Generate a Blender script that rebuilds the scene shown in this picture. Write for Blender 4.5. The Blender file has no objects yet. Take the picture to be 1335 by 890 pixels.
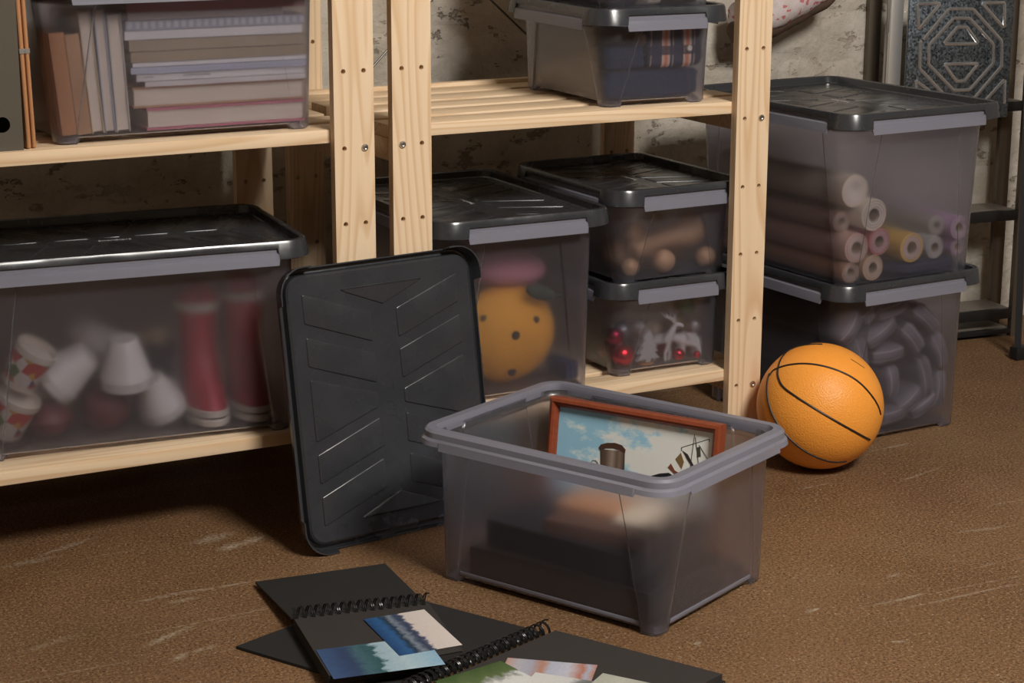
import bpy, bmesh, math, random
from mathutils import Vector, Matrix, noise
random.seed(7)
PI = math.pi
sc = bpy.context.scene
COL = sc.collection

# ------------------------------------------------------------------ camera
IW, IH = 1335, 890
F, PIT, YAW, ROLL, CH = 2585.25, 0.2490, 0.4880, 0.0026, 1.1764
fwd = Vector((math.sin(YAW)*math.cos(PIT), math.cos(YAW)*math.cos(PIT), -math.sin(PIT)))
rt0 = Vector((math.cos(YAW), -math.sin(YAW), 0)); up0 = rt0.cross(fwd)
RT = rt0*math.cos(ROLL) + up0*math.sin(ROLL); UP = up0*math.cos(ROLL) - rt0*math.sin(ROLL)
CAM = Vector((0, 0, CH))
cd = bpy.data.cameras.new('camera'); cam = bpy.data.objects.new('camera', cd); COL.objects.link(cam)
cd.sensor_width = 36; cd.lens = F*36/IW; cd.clip_start = .05; cd.clip_end = 60
cam.matrix_world = Matrix(((RT.x, UP.x, -fwd.x, CAM.x), (RT.y, UP.y, -fwd.y, CAM.y), (RT.z, UP.z, -fwd.z, CAM.z), (0, 0, 0, 1)))
sc.camera = cam
def ray(u, v): return fwd + RT*((u-IW/2)/F) - UP*((v-IH/2)/F)
def onz(u, v, z): d = ray(u, v); return CAM + d*((z-CAM.z)/d.z)
def ony(u, v, y): d = ray(u, v); return CAM + d*((y-CAM.y)/d.y)
def onp(u, v, o, n): d = ray(u, v); return CAM + d*((o-CAM).dot(n)/d.dot(n))

# ------------------------------------------------------------------ light and exposure
wd = bpy.data.worlds.new('world'); sc.world = wd; wd.use_nodes = True
wd.node_tree.nodes['Background'].inputs[0].default_value = (0, 0, 0, 1)
wd.node_tree.nodes['Background'].inputs[1].default_value = 0
def area(name, loc, target, size, energy, col):
    l = bpy.data.lights.new(name, 'AREA'); l.shape = 'DISK'; l.size = size; l.energy = energy; l.color = col
    o = bpy.data.objects.new(name, l); COL.objects.link(o); o.location = loc
    o.rotation_euler = (Vector(target)-Vector(loc)).to_track_quat('-Z', 'Y').to_euler()
    return o
area('ceiling_lamp_offscreen', (1.80, .35, 2.75), (1.6, 3.0, .3), .9, 150, (1, .95, .885))
vs = sc.view_settings
vs.view_transform = 'Standard'; vs.look = 'None'; vs.gamma = 1; vs.use_curve_mapping = False; vs.exposure = 0.08
sc.cycles.use_denoising = True
sc.cycles.max_bounces = 16; sc.cycles.transmission_bounces = 16; sc.cycles.diffuse_bounces = 4; sc.cycles.glossy_bounces = 4
sc.cycles.sample_clamp_indirect = 12

# ------------------------------------------------------------------ helpers
def link(name, me, mat=None, parent=None):
    o = bpy.data.objects.new(name, me); COL.objects.link(o)
    if mat is not None and me is not None and not me.materials: me.materials.append(mat)
    if parent is not None: o.parent = parent
    return o
def obj(name, bm, mat, parent=None, ang=40, loc=None, rot=None):
    me = bpy.data.meshes.new(name); bm.normal_update(); bm.to_mesh(me); bm.free()
    if ang is not None:
        me.polygons.foreach_set('use_smooth', [True]*len(me.polygons)); me.set_sharp_from_angle(angle=math.radians(ang))
    o = link(name, me, mat, parent)
    if loc is not None: o.location = loc
    if rot is not None: o.rotation_euler = rot
    return o
def tag(o, label, cat, group=None):
    o['label'] = label; o['category'] = cat
    if group: o['group'] = group
    return o
def struct(o, label=None):
    o['kind'] = 'structure'
    if label: o['label'] = label
    return o
def thing(name, label, cat, loc=(0, 0, 0), rot=(0, 0, 0), group=None):
    o = bpy.data.objects.new(name, None); COL.objects.link(o); o.location = loc; o.rotation_euler = rot; o.empty_display_size = .05
    return tag(o, label, cat, group)
def box(bm, lo, hi, m=None):
    vs_ = [bm.verts.new((x, y, z)) for x in (lo[0], hi[0]) for y in (lo[1], hi[1]) for z in (lo[2], hi[2])]
    if m is not None:
        for v in vs_: v.co = m @ v.co
    for f in ((0, 1, 3, 2), (4, 6, 7, 5), (0, 4, 5, 1), (2, 3, 7, 6), (0, 2, 6, 4), (1, 5, 7, 3)):
        bm.faces.new([vs_[i] for i in f])
    return vs_
def bevel(bm, w, seg=2):
    bmesh.ops.recalc_face_normals(bm, faces=bm.faces)
    bmesh.ops.bevel(bm, geom=list(bm.edges), offset=w, segments=seg, affect='EDGES', profile=.5, clamp_overlap=True)
    return bm
def bbox(lo, hi, w=.002, seg=2, m=None):
    bm = bmesh.new(); box(bm, lo, hi, m); return bevel(bm, w, seg)
def tube(bm, pts, r, n=8, closed=False, caps=True, flat=1.0, nrm=None):
    pts = [Vector(p) for p in pts]; N = len(pts); rings = []
    prev = None
    for i, p in enumerate(pts):
        a = pts[(i-1) % N] if (closed or i > 0) else p; b = pts[(i+1) % N] if (closed or i < N-1) else p
        t = (b-a).normalized()
        if nrm is not None: s = nrm
        else:
            s = prev if prev is not None else (Vector((0, 0, 1)) if abs(t.z) < .9 else Vector((1, 0, 0)))
        s = (s - t*s.dot(t)).normalized(); prev = s
        q = t.cross(s); rr = r[i] if isinstance(r, (list, tuple)) else r
        rings.append([bm.verts.new(p + (s*math.cos(2*PI*k/n)*flat + q*math.sin(2*PI*k/n))*rr) for k in range(n)])
    for i in range(N if closed else N-1):
        A, B = rings[i], rings[(i+1) % N]
        for k in range(n): bm.faces.new((A[k], A[(k+1) % n], B[(k+1) % n], B[k]))
    if caps and not closed:
        bm.faces.new(rings[0][::-1]); bm.faces.new(rings[-1])
    bmesh.ops.recalc_face_normals(bm, faces=bm.faces)
    return bm
def lathe(bm, prof, n=24, m=None, cap=True):
    rings = []
    for r, z in prof:
        rings.append([bm.verts.new((r*math.cos(2*PI*k/n), r*math.sin(2*PI*k/n), z)) for k in range(n)])
    for A, B in zip(rings, rings[1:]):
        for k in range(n): bm.faces.new((A[k], A[(k+1) % n], B[(k+1) % n], B[k]))
    if cap: bm.faces.new(rings[0][::-1]); bm.faces.new(rings[-1])
    if m is not None: bmesh.ops.transform(bm, matrix=m, verts=[v for R in rings for v in R])
    bmesh.ops.recalc_face_normals(bm, faces=bm.faces)
    return bm
def ball(bm, c, r, n=20, sc_=(1, 1, 1)):
    bmesh.ops.create_uvsphere(bm, u_segments=n, v_segments=n//2+2, radius=r, matrix=Matrix.Translation(c) @ Matrix.Diagonal((*sc_, 1)))
    return bm
def prism(bm, poly, z0, z1, m=None):
    A = [bm.verts.new((x, y, z0)) for x, y in poly]; B = [bm.verts.new((x, y, z1)) for x, y in poly]
    n = len(poly); bm.faces.new(A[::-1]); bm.faces.new(B)
    for k in range(n): bm.faces.new((A[k], A[(k+1) % n], B[(k+1) % n], B[k]))
    if m is not None: bmesh.ops.transform(bm, matrix=m, verts=A+B)
    bmesh.ops.recalc_face_normals(bm, faces=bm.faces)
    return bm
def smooth_path(P, k=6, closed=False):
    P = [Vector(p) for p in P]; n = len(P); out = []
    for i in range(n if closed else n-1):
        g = (lambda j: P[j % n]) if closed else (lambda j: P[min(max(j, 0), n-1)])
        a, b, c, d = g(i-1), g(i), g(i+1), g(i+2)
        for s in range(k):
            t = s/k; out.append(.5*((2*b) + (c-a)*t + (2*a-5*b+4*c-d)*t*t + (3*b-a-3*c+d)*t**3))
    if not closed: out.append(P[-1])
    return out
def basis(o, x, y, z): return Matrix(((x.x, y.x, z.x, o.x), (x.y, y.y, z.y, o.y), (x.z, y.z, z.z, o.z), (0, 0, 0, 1)))
def plate(bm, w, h, th, holes, r, n=14):
    """upright board in XZ (0..w, 0..h), thickness along +Y, with through holes"""
    loops = [[(0, 0), (w, 0), (w, h), (0, h)]] + [[(x+r*math.cos(2*PI*k/n), z+r*math.sin(2*PI*k/n)) for k in range(n)] for x, z in holes]
    es = []
    for L in loops:
        v = [bm.verts.new((x, 0, z)) for x, z in L]
        es += [bm.edges.new((v[k], v[(k+1) % len(v)])) for k in range(len(v))]
    fs = [g for g in bmesh.ops.triangle_fill(bm, edges=es, use_beauty=True)['geom'] if isinstance(g, bmesh.types.BMFace)]
    ex = bmesh.ops.extrude_face_region(bm, geom=fs)
    bmesh.ops.translate(bm, vec=(0, th, 0), verts=[g for g in ex['geom'] if isinstance(g, bmesh.types.BMVert)])
    bmesh.ops.recalc_face_normals(bm, faces=bm.faces)
    return bm

# ------------------------------------------------------------------ materials
def mat(name, base=(.5, .5, .5), rough=.5, metal=0., spec=.5, **kw):
    m = bpy.data.materials.new(name); m.use_nodes = True; b = m.node_tree.nodes['Principled BSDF']
    b.inputs['Base Color'].default_value = (*base, 1); b.inputs['Roughness'].default_value = rough
    b.inputs['Metallic'].default_value = metal; b.inputs['Specular IOR Level'].default_value = spec
    for k, v in kw.items(): b.inputs[k].default_value = v
    return m
class NT:
    def __init__(s, m): s.t = m.node_tree; s.b = s.t.nodes['Principled BSDF']
    def n(s, kind, ins=None, **at):
        nd = s.t.nodes.new(kind)
        for k, v in at.items(): setattr(nd, k, v)
        for k, v in (ins or {}).items():
            if isinstance(v, bpy.types.NodeSocket): s.t.links.new(v, nd.inputs[k])
            else: nd.inputs[k].default_value = v
        return nd
    def ln(s, a, b): s.t.links.new(a, b)
    def coord(s, out='Object', scale=(1, 1, 1), loc=(0, 0, 0), rot=(0, 0, 0)):
        c = s.n('ShaderNodeTexCoord'); mp = s.n('ShaderNodeMapping', {'Vector': c.outputs[out], 'Scale': scale, 'Location': loc, 'Rotation': rot}); return mp.outputs[0]
    def noise(s, vec, scale, detail=4, rough=.55, dist=0): return s.n('ShaderNodeTexNoise', {'Vector': vec, 'Scale': scale, 'Detail': detail, 'Roughness': rough, 'Distortion': dist}).outputs['Fac']
    def ramp(s, fac, stops, interp='LINEAR'):
        r = s.n('ShaderNodeValToRGB', {'Fac': fac}); cr = r.color_ramp; cr.interpolation = interp
        while len(cr.elements) < len(stops): cr.elements.new(.5)
        for e, (p, c) in zip(cr.elements, stops): e.position = p; e.color = (*c, 1) if len(c) == 3 else c
        return r.outputs[0]
    def mix(s, fac, a, b, bt='MIX'):
        nd = s.n('ShaderNodeMix', data_type='RGBA', blend_type=bt)
        for k, v in ((0, fac), (6, a), (7, b)):
            if isinstance(v, bpy.types.NodeSocket): s.ln(v, nd.inputs[k])
            else: nd.inputs[k].default_value = v if k == 0 else (*v, 1)
        return nd.outputs[2]
    def math(s, op, a, b=0.):
        nd = s.n('ShaderNodeMath', operation=op)
        for k, v in ((0, a), (1, b)):
            if isinstance(v, bpy.types.NodeSocket): s.ln(v, nd.inputs[k])
            else: nd.inputs[k].default_value = v
        return nd.outputs[0]
    def bump(s, h, strength=.3, dist=.002, nrm=None):
        nd = s.n('ShaderNodeBump', {'Height': h, 'Strength': strength, 'Distance': dist})
        if nrm is not None: s.ln(nrm, nd.inputs['Normal'])
        s.ln(nd.outputs[0], s.b.inputs['Normal']); return nd.outputs[0]
    def base(s, c): s.ln(c, s.b.inputs['Base Color'])
    def rough(s, c): s.ln(c, s.b.inputs['Roughness'])

def pine(name, axis, light=(.77, .605, .42), dark=(.52, .29, .12)):
    m = mat(name, light, .55, spec=.3); t = NT(m)
    oi = t.n('ShaderNodeObjectInfo'); rnd = oi.outputs['Random']
    co = t.n('ShaderNodeTexCoord').outputs['Object']
    off = t.n('ShaderNodeCombineXYZ', {0: t.math('MULTIPLY', rnd, 3.), 1: t.math('MULTIPLY', rnd, .06), 2: t.math('MULTIPLY', rnd, 7.)}).outputs[0]
    v = t.n('ShaderNodeVectorMath', {0: co, 1: off}, operation='ADD').outputs[0]
    sca = {'z': (1, 1, .055), 'x': (.055, 1, 1)}[axis]
    v2 = t.n('ShaderNodeVectorMath', {0: v, 1: sca}, operation='MULTIPLY').outputs[0]
    big = t.n('ShaderNodeTexNoise', {'Vector': v2, 'Scale': 9, 'Detail': 1.5, 'Roughness': .4}).outputs['Fac']
    rings = t.math('FRACT', t.math('MULTIPLY', big, 26.))
    line = t.ramp(rings, [(0, (0, 0, 0)), (.45, (.12, .12, .12)), (.82, (1, 1, 1)), (.92, (.6, .6, .6)), (1, (0, 0, 0))])
    fine = t.noise(t.n('ShaderNodeVectorMath', {0: v, 1: {'z': (260, 260, 5), 'x': (5, 260, 260)}[axis]}, operation='MULTIPLY').outputs[0], 1, 3)
    c = t.mix(t.math('MULTIPLY', line, .58), light, dark)
    c = t.mix(t.math('MULTIPLY', fine, .22), c, dark)
    tone = t.noise(v2, 3, 2)
    c = t.mix(t.math('MULTIPLY', tone, .25), c, (.86, .68, .46))
    t.base(c); t.bump(fine, .15, .0006)
    return m
M = {}
M['pine_z'] = pine('pine_upright', 'z'); M['pine_x'] = pine('pine_board', 'x')
def plastic_clear():
    m = mat('translucent_grey_plastic', (.79, .79, .875), .34, spec=.5)
    b = m.node_tree.nodes['Principled BSDF']; b.inputs['Transmission Weight'].default_value = .98; b.inputs['IOR'].default_value = 1.45
    b.inputs['Roughness'].default_value = .27
    return m
M['clear'] = plastic_clear()
M['rim'] = mat('translucent_grey_rim_plastic', (.40, .40, .48), .35, spec=.4)
M['rim'].node_tree.nodes['Principled BSDF'].inputs['Transmission Weight'].default_value = .6
def lid_mat():
    m = mat('charcoal_lid_plastic', (.030, .032, .037), .34, spec=.85); t = NT(m)
    n = t.noise(t.coord(scale=(1, 1, 1)), 14, 5); t.rough(t.ramp(n, [(.3, (.19, .19, .19)), (.7, (.34, .34, .34))]))
    t.bump(t.noise(t.coord(scale=(1, .6, 1)), 13, 2), .7, .005)
    return m
M['lid'] = lid_mat()
M['steel'] = mat('zinc_steel', (.62, .62, .62), .28, 1.)
M['steel_dark'] = mat('dark_steel', (.10, .095, .09), .4, 1.)
M['black_metal'] = mat('black_painted_metal', (.012, .012, .013), .4)
M['hole_dark'] = mat('dark_hole', (.03, .018, .01), .9)

def floor_mat():
    m = mat('brown_stone_floor', (.2, .12, .07), .55, spec=.35); t = NT(m); co = t.coord()
    c = t.ramp(t.noise(co, 2.2, 5, .6), [(.3, (.105, .052, .021)), (.55, (.170, .089, .040)), (.75, (.210, .124, .062))])
    c = t.mix(t.math('MULTIPLY', t.noise(co, .9, 3), .5), c, (.17, .085, .036))
    g = t.noise(co, 190, 3, .8)
    c = t.mix(t.ramp(g, [(.50, (0, 0, 0)), (.66, (.85, .85, .85))]), c, (.38, .25, .14))
    g2 = t.noise(co, 240, 2, .7)
    c = t.mix(t.ramp(g2, [(.54, (0, 0, 0)), (.64, (.95, .95, .95))]), c, (.026, .012, .005))
    vo = t.n('ShaderNodeTexVoronoi', {'Vector': co, 'Scale': 90, 'Randomness': 1}); 
    d = t.math('LESS_THAN', vo.outputs['Distance'], .13); pick = t.math('GREATER_THAN', t.n('ShaderNodeSeparateColor', {0: vo.outputs['Color']}).outputs[0], .80)
    c = t.mix(t.math('MULTIPLY', t.math('MULTIPLY', d, pick), .75), c, (.50, .40, .29))
    # scratches and chalky scuffs
    for rz, seed, th in ((.35, 1., .70), (-.5, 5., .705), (1.1, 9., .71), (.1, 13., .70)):
        v = t.coord(scale=(1.1, 30, 1), loc=(seed, seed*2, 0), rot=(0, 0, rz))
        s = t.noise(v, 1.6, 3, .55, .6); fine = t.noise(co, 120, 3, .7)
        k = t.math('MULTIPLY', t.ramp(s, [(th, (0, 0, 0)), (th+.02, (1, 1, 1))]), t.ramp(fine, [(.42, (0, 0, 0)), (.6, (1, 1, 1))]))
        c = t.mix(t.math('MULTIPLY', k, .55), c, (.42, .35, .27))
    for (px, py, a, b, rz, k) in SCUFF:
        p = onz(px, py, 0)
        cc = t.n('ShaderNodeTexCoord').outputs['Object']
        mp = t.n('ShaderNodeMapping', {'Vector': cc, 'Location': (p.x, p.y, 0), 'Rotation': (0, 0, rz), 'Scale': (a*1.5, b*1.7, 1)}, vector_type='TEXTURE').outputs[0]
        L = t.n('ShaderNodeVectorMath', {0: mp}, operation='LENGTH').outputs['Value']
        e = t.math('ADD', L, t.math('MULTIPLY', t.math('SUBTRACT', t.noise(co, 22, 4, .7), .5), 1.5))
        k2 = t.math('MULTIPLY', t.ramp(e, [(.35, (1, 1, 1)), (1., (0, 0, 0))]), t.ramp(t.noise(co, 150, 3, .7), [(.38, (0, 0, 0)), (.62, (1, 1, 1))]))
        c = t.mix(t.math('MULTIPLY', k2, k), c, (.46, .40, .30))
    t.base(c)
    t.rough(t.ramp(t.noise(co, 3, 4), [(.3, (.45, .45, .45)), (.7, (.7, .7, .7))]))
    t.bump(t.math('ADD', g, t.math('MULTIPLY', t.noise(co, 40, 3), .6)), .35, .0012)
    return m
SCUFF = [(300, 712, .022, .010, .3, .85), (275, 702, .035, .012, .2, .6), (330, 704, .028, .008, .35, .6), (240, 782, .022, .006, .1, .6), (222, 828, .045, .006, .45, .6),
         (235, 855, .016, .006, .5, .7), (265, 846, .02, .005, .2, .5), (80, 715, .05, .006, .4, .5), (40, 732, .04, .008, .1, .4), (60, 840, .05, .006, .3, .25),
         (1180, 780, .03, .003, .1, .7), (1200, 618, .05, .003, .25, .6), (1165, 750, .012, .006, .2, .4), (1060, 795, .012, .004, .1, .8), (1170, 836, .012, .003, -.4, .8), (910, 838, .008, .005, .5, .9), (1280, 690, .05, .004, -.15, .5)]
def wall_mat(name, base=((.44, .41, .36), (.55, .52, .47), (.62, .59, .54))):
    m = mat(name, (.5, .48, .43), .9, spec=.15); t = NT(m); gp = t.n('ShaderNodeNewGeometry').outputs['Position']
    def wc(scale=(1, 1, 1)): return t.n('ShaderNodeVectorMath', {0: gp, 1: scale}, operation='MULTIPLY').outputs[0]
    co = wc()
    c = t.ramp(t.noise(co, 5, 6, .62), [(.3, base[0]), (.5, base[1]), (.7, base[2])])
    fl = t.noise(wc((1, 1, 1.8)), 17, 6, .72)
    patch = t.ramp(t.noise(co, 3.3, 3), [(.46, (0, 0, 0)), (.60, (1, 1, 1))])
    k = t.math('MULTIPLY', t.ramp(fl, [(.585, (0, 0, 0)), (.625, (1, 1, 1))]), t.math('ADD', t.math('MULTIPLY', patch, .8), .25))
    c = t.mix(t.math('MINIMUM', k, .48), c, (.15, .09, .05))
    st = t.ramp(t.noise(wc((1, 1, .5)), 2.6, 5), [(.42, (0, 0, 0)), (.78, (1, 1, 1))])
    c = t.mix(t.math('MULTIPLY', st, .55), c, (.30, .22, .13))
    c = t.mix(.3, c, t.mix(t.noise(co, 60, 5, .75), (.2, .18, .15), (.75, .72, .68)), 'OVERLAY'); t.base(c)
    h = t.math('ADD', t.noise(co, 30, 6, .65), t.math('MULTIPLY', k, -.6))
    t.bump(h, .8, .009)
    return m
M['floor'] = floor_mat(); M['wall'] = wall_mat('whitewashed_plaster'); M['mortar'] = wall_mat('whitewashed_mortar', ((.40, .37, .32), (.51, .48, .43), (.58, .55, .50)))

# ------------------------------------------------------------------ setting
WY = 3.73
bm = bmesh.new(); box(bm, (-1.6, -1.6, -.1), (5.2, WY+.15, 0)); struct(obj('floor', bm, M['floor'], ang=None), 'brown speckled stone floor with pale scratches')
bm = bmesh.new(); box(bm, (-1.6, WY, 0), (5.2, WY+.15, 2.9)); wall = struct(obj('wall_back', bm, M['mortar'], ang=None), 'whitewashed brick wall with flaking paint')
for nm, lo_, hi_, lb in (('wall_left', (-1.75, -1.6, 0), (-1.6, WY+.15, 2.9), 'whitewashed side wall'), ('wall_right', (5.2, -1.6, 0), (5.35, WY+.15, 2.9), 'whitewashed side wall beyond the rack'),
                         ('wall_front', (-1.75, -1.75, 0), (5.35, -1.6, 2.9), 'whitewashed wall facing the shelves'), ('ceiling', (-1.75, -1.75, 2.9), (5.35, WY+.15, 3.0), 'pale plaster ceiling')):
    bm = bmesh.new(); box(bm, lo_, hi_); struct(obj(nm, bm, M['mortar'], ang=None), lb)
def brick_mesh(w, h, seed):
    bm = bmesh.new(); nx, nz = 9, 4; g = []
    def dsp(x, z): return noise.noise(Vector((x*9+seed*7.3, z*14, seed))) * .0035
    for i in range(nx+1):
        row = []
        for j in range(nz+1):
            x = -w/2+w*i/nx; z = -h/2+h*j/nz
            e = min(i, nx-i, 9)*w/nx; e2 = min(j, nz-j)*h/nz; ed = min(e, e2)
            x += noise.noise(Vector((z*20, seed, i)))*.004*(i in (0, nx)); z += noise.noise(Vector((x*14, seed+3, j)))*.005*(j in (0, nz))
            row.append(bm.verts.new((x, (.0015 if ed < 1e-6 else -.0016)+dsp(x, z), z)))
        g.append(row)
    for i in range(nx):
        for j in range(nz): bm.faces.new((g[i][j], g[i+1][j], g[i+1][j+1], g[i][j+1]))
    me = bpy.data.meshes.new('brick'); bm.to_mesh(me); bm.free(); me.materials.append(M['wall'])
    me.polygons.foreach_set('use_smooth', [True]*len(me.polygons))
    return me
BW, BH = .24, .098
bmesh_v = [brick_mesh(BW-.012, BH-.012, s) for s in range(6)]
for r_ in range(10):
    for c_ in range(14):
        o = link('brick', random.choice(bmesh_v), None, wall)
        o.location = (.62+c_*BW+(r_ % 2)*BW/2+random.uniform(-.006, .006), WY-.0005, BH*(r_+.5)+.01)

# ------------------------------------------------------------------ shelving units
Y0 = 3.0707; XA = 1.3983; PW = .0733; XP1 = 1.2908; UW = .78; TH = .018; SD = .467
HS, HZ0 = .1299, .146
def post(parent, x, y, holes=True, bolts=(), back=False):
    zs = [HZ0+HS*k for k in range(-1, 12) if .01 < HZ0+HS*k < 1.68]
    bm = bmesh.new(); plate(bm, PW, 1.71, TH, [(dx, z) for z in zs for dx in (.0181, PW-.0181)], .0042)
    p = obj('post', bm, M['pine_z'], parent, None); p.location = (x, y, 0)
    b2 = bmesh.new()
    for z in zs:
        for dx in (.0181, PW-.0181):
            bmesh.ops.create_circle(b2, cap_ends=True, radius=.0046, segments=12, matrix=Matrix.Translation((dx, TH*.75, z)) @ Matrix.Rotation(PI/2, 4, 'X'))
    for dx, z in bolts:
        b = bmesh.new(); s = 1 if back else -1
        lathe(b, [(.0064, 0), (.0064, .0016), (.0052, .0032), (.0030, .0036), (.0028, .0012)], 16, Matrix.Translation((dx, TH if back else 0, z)) @ Matrix.Rotation(PI/2, 4, 'X'))
        obj('bolt', b, M['steel'], p)
    b2.free()
    return p
def slat(parent, x0, x1, y0, y1, z0, z1):
    o = obj('shelf_slat', bbox((-(x1-x0)/2, 0, 0), ((x1-x0)/2, y1-y0, z1-z0), .0022, 2), M['pine_x'], parent, 30); o.location = ((x0+x1)/2, y0, z0); return o
def unit(x0, label):
    u = thing('shelving_unit', label, 'shelving', (0, 0, 0))
    zt = (HZ0, HZ0+4*HS)
    for x, inn in ((x0, PW-.0181), (x0+UW-PW, PW-.0181 if x0 > 1 else PW-.0181)):
        dx = (.0181 if (x0 > 1 and x == x0) else PW-.0181)
        post(u, x, Y0, True, [(dx, z) for z in zt])
        post(u, x, Y0+TH+SD, True, [(dx, z) for z in zt], True)
    for z in zt:
        top = z+.031; th = .023
        ys = [0, .095, .190, .285, .380]; w = .071
        for k, y in enumerate(ys):
            slat(u, x0+.004, x0+UW-.004, Y0+TH+.0005+y, Y0+TH+.0005+y+w, top-th, top)
        slat(u, x0+.004, x0+UW-.004, Y0+TH+SD-.019, Y0+TH+SD-.0005, top-.045, top+.008)
        for xx in (x0+.006, x0+UW-.030):
            o = obj('shelf_batten', bbox((0, .006, 0), (.024, SD-.022, .040), .002), M['pine_x'], u, 30); o.location = (xx, Y0+TH, top-th-.0405)
    return u
uR = unit(XA, 'pine shelving unit holding the two small stacked boxes and the spotted toy box')
uL = unit(XP1+PW-UW, 'pine shelving unit holding the box of books and the box of red boots')
# crossed wire braces on the back of the right unit
YB = Y0+TH+SD+TH+.004
def brace(p, q):
    a, b = ony(*p, YB), ony(*q, YB); d = (b-a)/(b.x-a.x)
    A = a+d*(XA+.03-a.x); B = a+d*(XA+UW-.03-a.x)
    bm = bmesh.new(); tube(bm, [A, B], .0022, 8); obj('brace_wire', bm, M['steel_dark'], uR)
brace((487, 86), (508, 62)); brace((640, 0), (690, 48))
SHL, SHU = HZ0+.031, HZ0+4*HS+.031      # shelf tops

# ------------------------------------------------------------------ storage boxes
def rrect(a, b, r, n=6):
    """corner-by-corner points: list of 4 corners, each a list of (x,y)"""
    out = []
    for sx, sy, a0 in ((1, 1, 0), (-1, 1, 90), (-1, -1, 180), (1, -1, 270)):
        out.append([(sx*(a/2-r)+r*math.cos(math.radians(a0+90*k/n)), sy*(b/2-r)+r*math.sin(math.radians(a0+90*k/n))) for k in range(n+1)])
    return out
def loop_quads(bm, L0, L1):
    n = len(L0)
    for k in range(n): bm.faces.new((L0[k], L0[(k+1) % n], L1[(k+1) % n], L1[k]))
def tub_mesh(a, b, H, T):
    """tapered body with proud corner pillars; a,b = outer size at the rim"""
    bm = bmesh.new(); a -= .036; b -= .036; loops = []
    def loop(z, zpanel, f, shrink=0., inset=.0035):
        t = 1-f; A = a-2*(T-.018)*t-2*shrink; B = b-2*(T-.018)*t-2*shrink
        r = .016+.034*f; e = .014+.022*f
        cs = rrect(A, B, r, 5); L = []
        dirs = [((0, -1), (-1, 0)), ((1, 0), (0, -1)), ((0, 1), (1, 0)), ((-1, 0), (0, 1))]
        nrm = [((1, 0), (0, 1)), ((0, 1), (-1, 0)), ((-1, 0), (0, -1)), ((0, -1), (1, 0))]
        for c, (d0, d1), (n0, n1) in zip(cs, dirs, nrm):
            p0, p1 = c[0], c[-1]
            q0 = (p0[0]+d0[0]*e, p0[1]+d0[1]*e); q1 = (p1[0]+d1[0]*e, p1[1]+d1[1]*e)
            s0 = (q0[0]+d0[0]*.003-n0[0]*inset, q0[1]+d0[1]*.003-n0[1]*inset); s1 = (q1[0]+d1[0]*.003-n1[0]*inset, q1[1]+d1[1]*.003-n1[1]*inset)
            L.append(bm.verts.new((*s0, zpanel))); L.append(bm.verts.new((*q0, z)))
            L += [bm.verts.new((*p, z)) for p in c]
            L.append(bm.verts.new((*q1, z))); L.append(bm.verts.new((*s1, zpanel)))
        return L
    zs = [(.010, .010, 0, .012), (.0, .009, 0, .003), (.004, .011, .0, 0), (H*.33, H*.33, .33, 0), (H*.66, H*.66, .66, 0), (H-.030, H-.030, .93, 0), (H-.010, H-.010, 1, 0)]
    Ls = [loop(z, zp, f, sh, .0035 if sh == 0 else .002) for z, zp, f, sh in zs]
    bm.faces.new(Ls[0][::-1])
    for A, B in zip(Ls, Ls[1:]): loop_quads(bm, A, B)
    bmesh.ops.recalc_face_normals(bm, faces=bm.faces)
    return bm
def side_mask(L, k, n):   # helper for notches: parameter along the outline
    return None
def outline(a, b, r, cl, step=.004, n=7):
    """rounded rectangle outline with tags: 0 in the corner zones, 1 in the middle of each side; cl = corner zone length along each side"""
    pts = []
    cs = rrect(a, b, r, n)
    for i, c in enumerate(cs):
        nx = cs[(i+1) % 4]
        for p in c: pts.append((p[0], p[1], 0))
        p, q = Vector(c[-1]), Vector(nx[0]); d = q-p; Ln = d.length; d.normalize()
        e = max(.004, cl-r)
        for s, tg in ((e, 0), (e+step, 1), (Ln/2, 1), (Ln-e-step, 1), (Ln-e, 0)):
            w = p+d*s; pts.append((w.x, w.y, tg))
    return pts
def offset_pts(pts):
    n = len(pts); out = []
    for i in range(n):
        p0 = Vector(pts[i-1][:2]); p1 = Vector(pts[(i+1) % n][:2]); d = (p1-p0).normalized(); out.append(Vector((d.y, -d.x)))
    return out
def ring_mesh(a, b, r, cl, profile, closed=True, step=.004):
    """sweep a profile of (offset0, z0, offset1, z1) around the outline; values 0 for corner zones, 1 for mid sides"""
    bm = bmesh.new(); pts = outline(a, b, r, cl, step); nr = offset_pts(pts); Ls = []
    for o0, z0, o1, z1 in profile:
        L = []
        for (x, y, t), n in zip(pts, nr):
            o = o1 if t else o0; z = z1 if t else z0
            L.append(bm.verts.new((x+n.x*o, y+n.y*o, z)))
        Ls.append(L)
    for A, B in zip(Ls, Ls[1:]+(Ls[:1] if closed else [])): loop_quads(bm, A, B)
    bmesh.ops.recalc_face_normals(bm, faces=bm.faces)
    return bm, Ls
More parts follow.
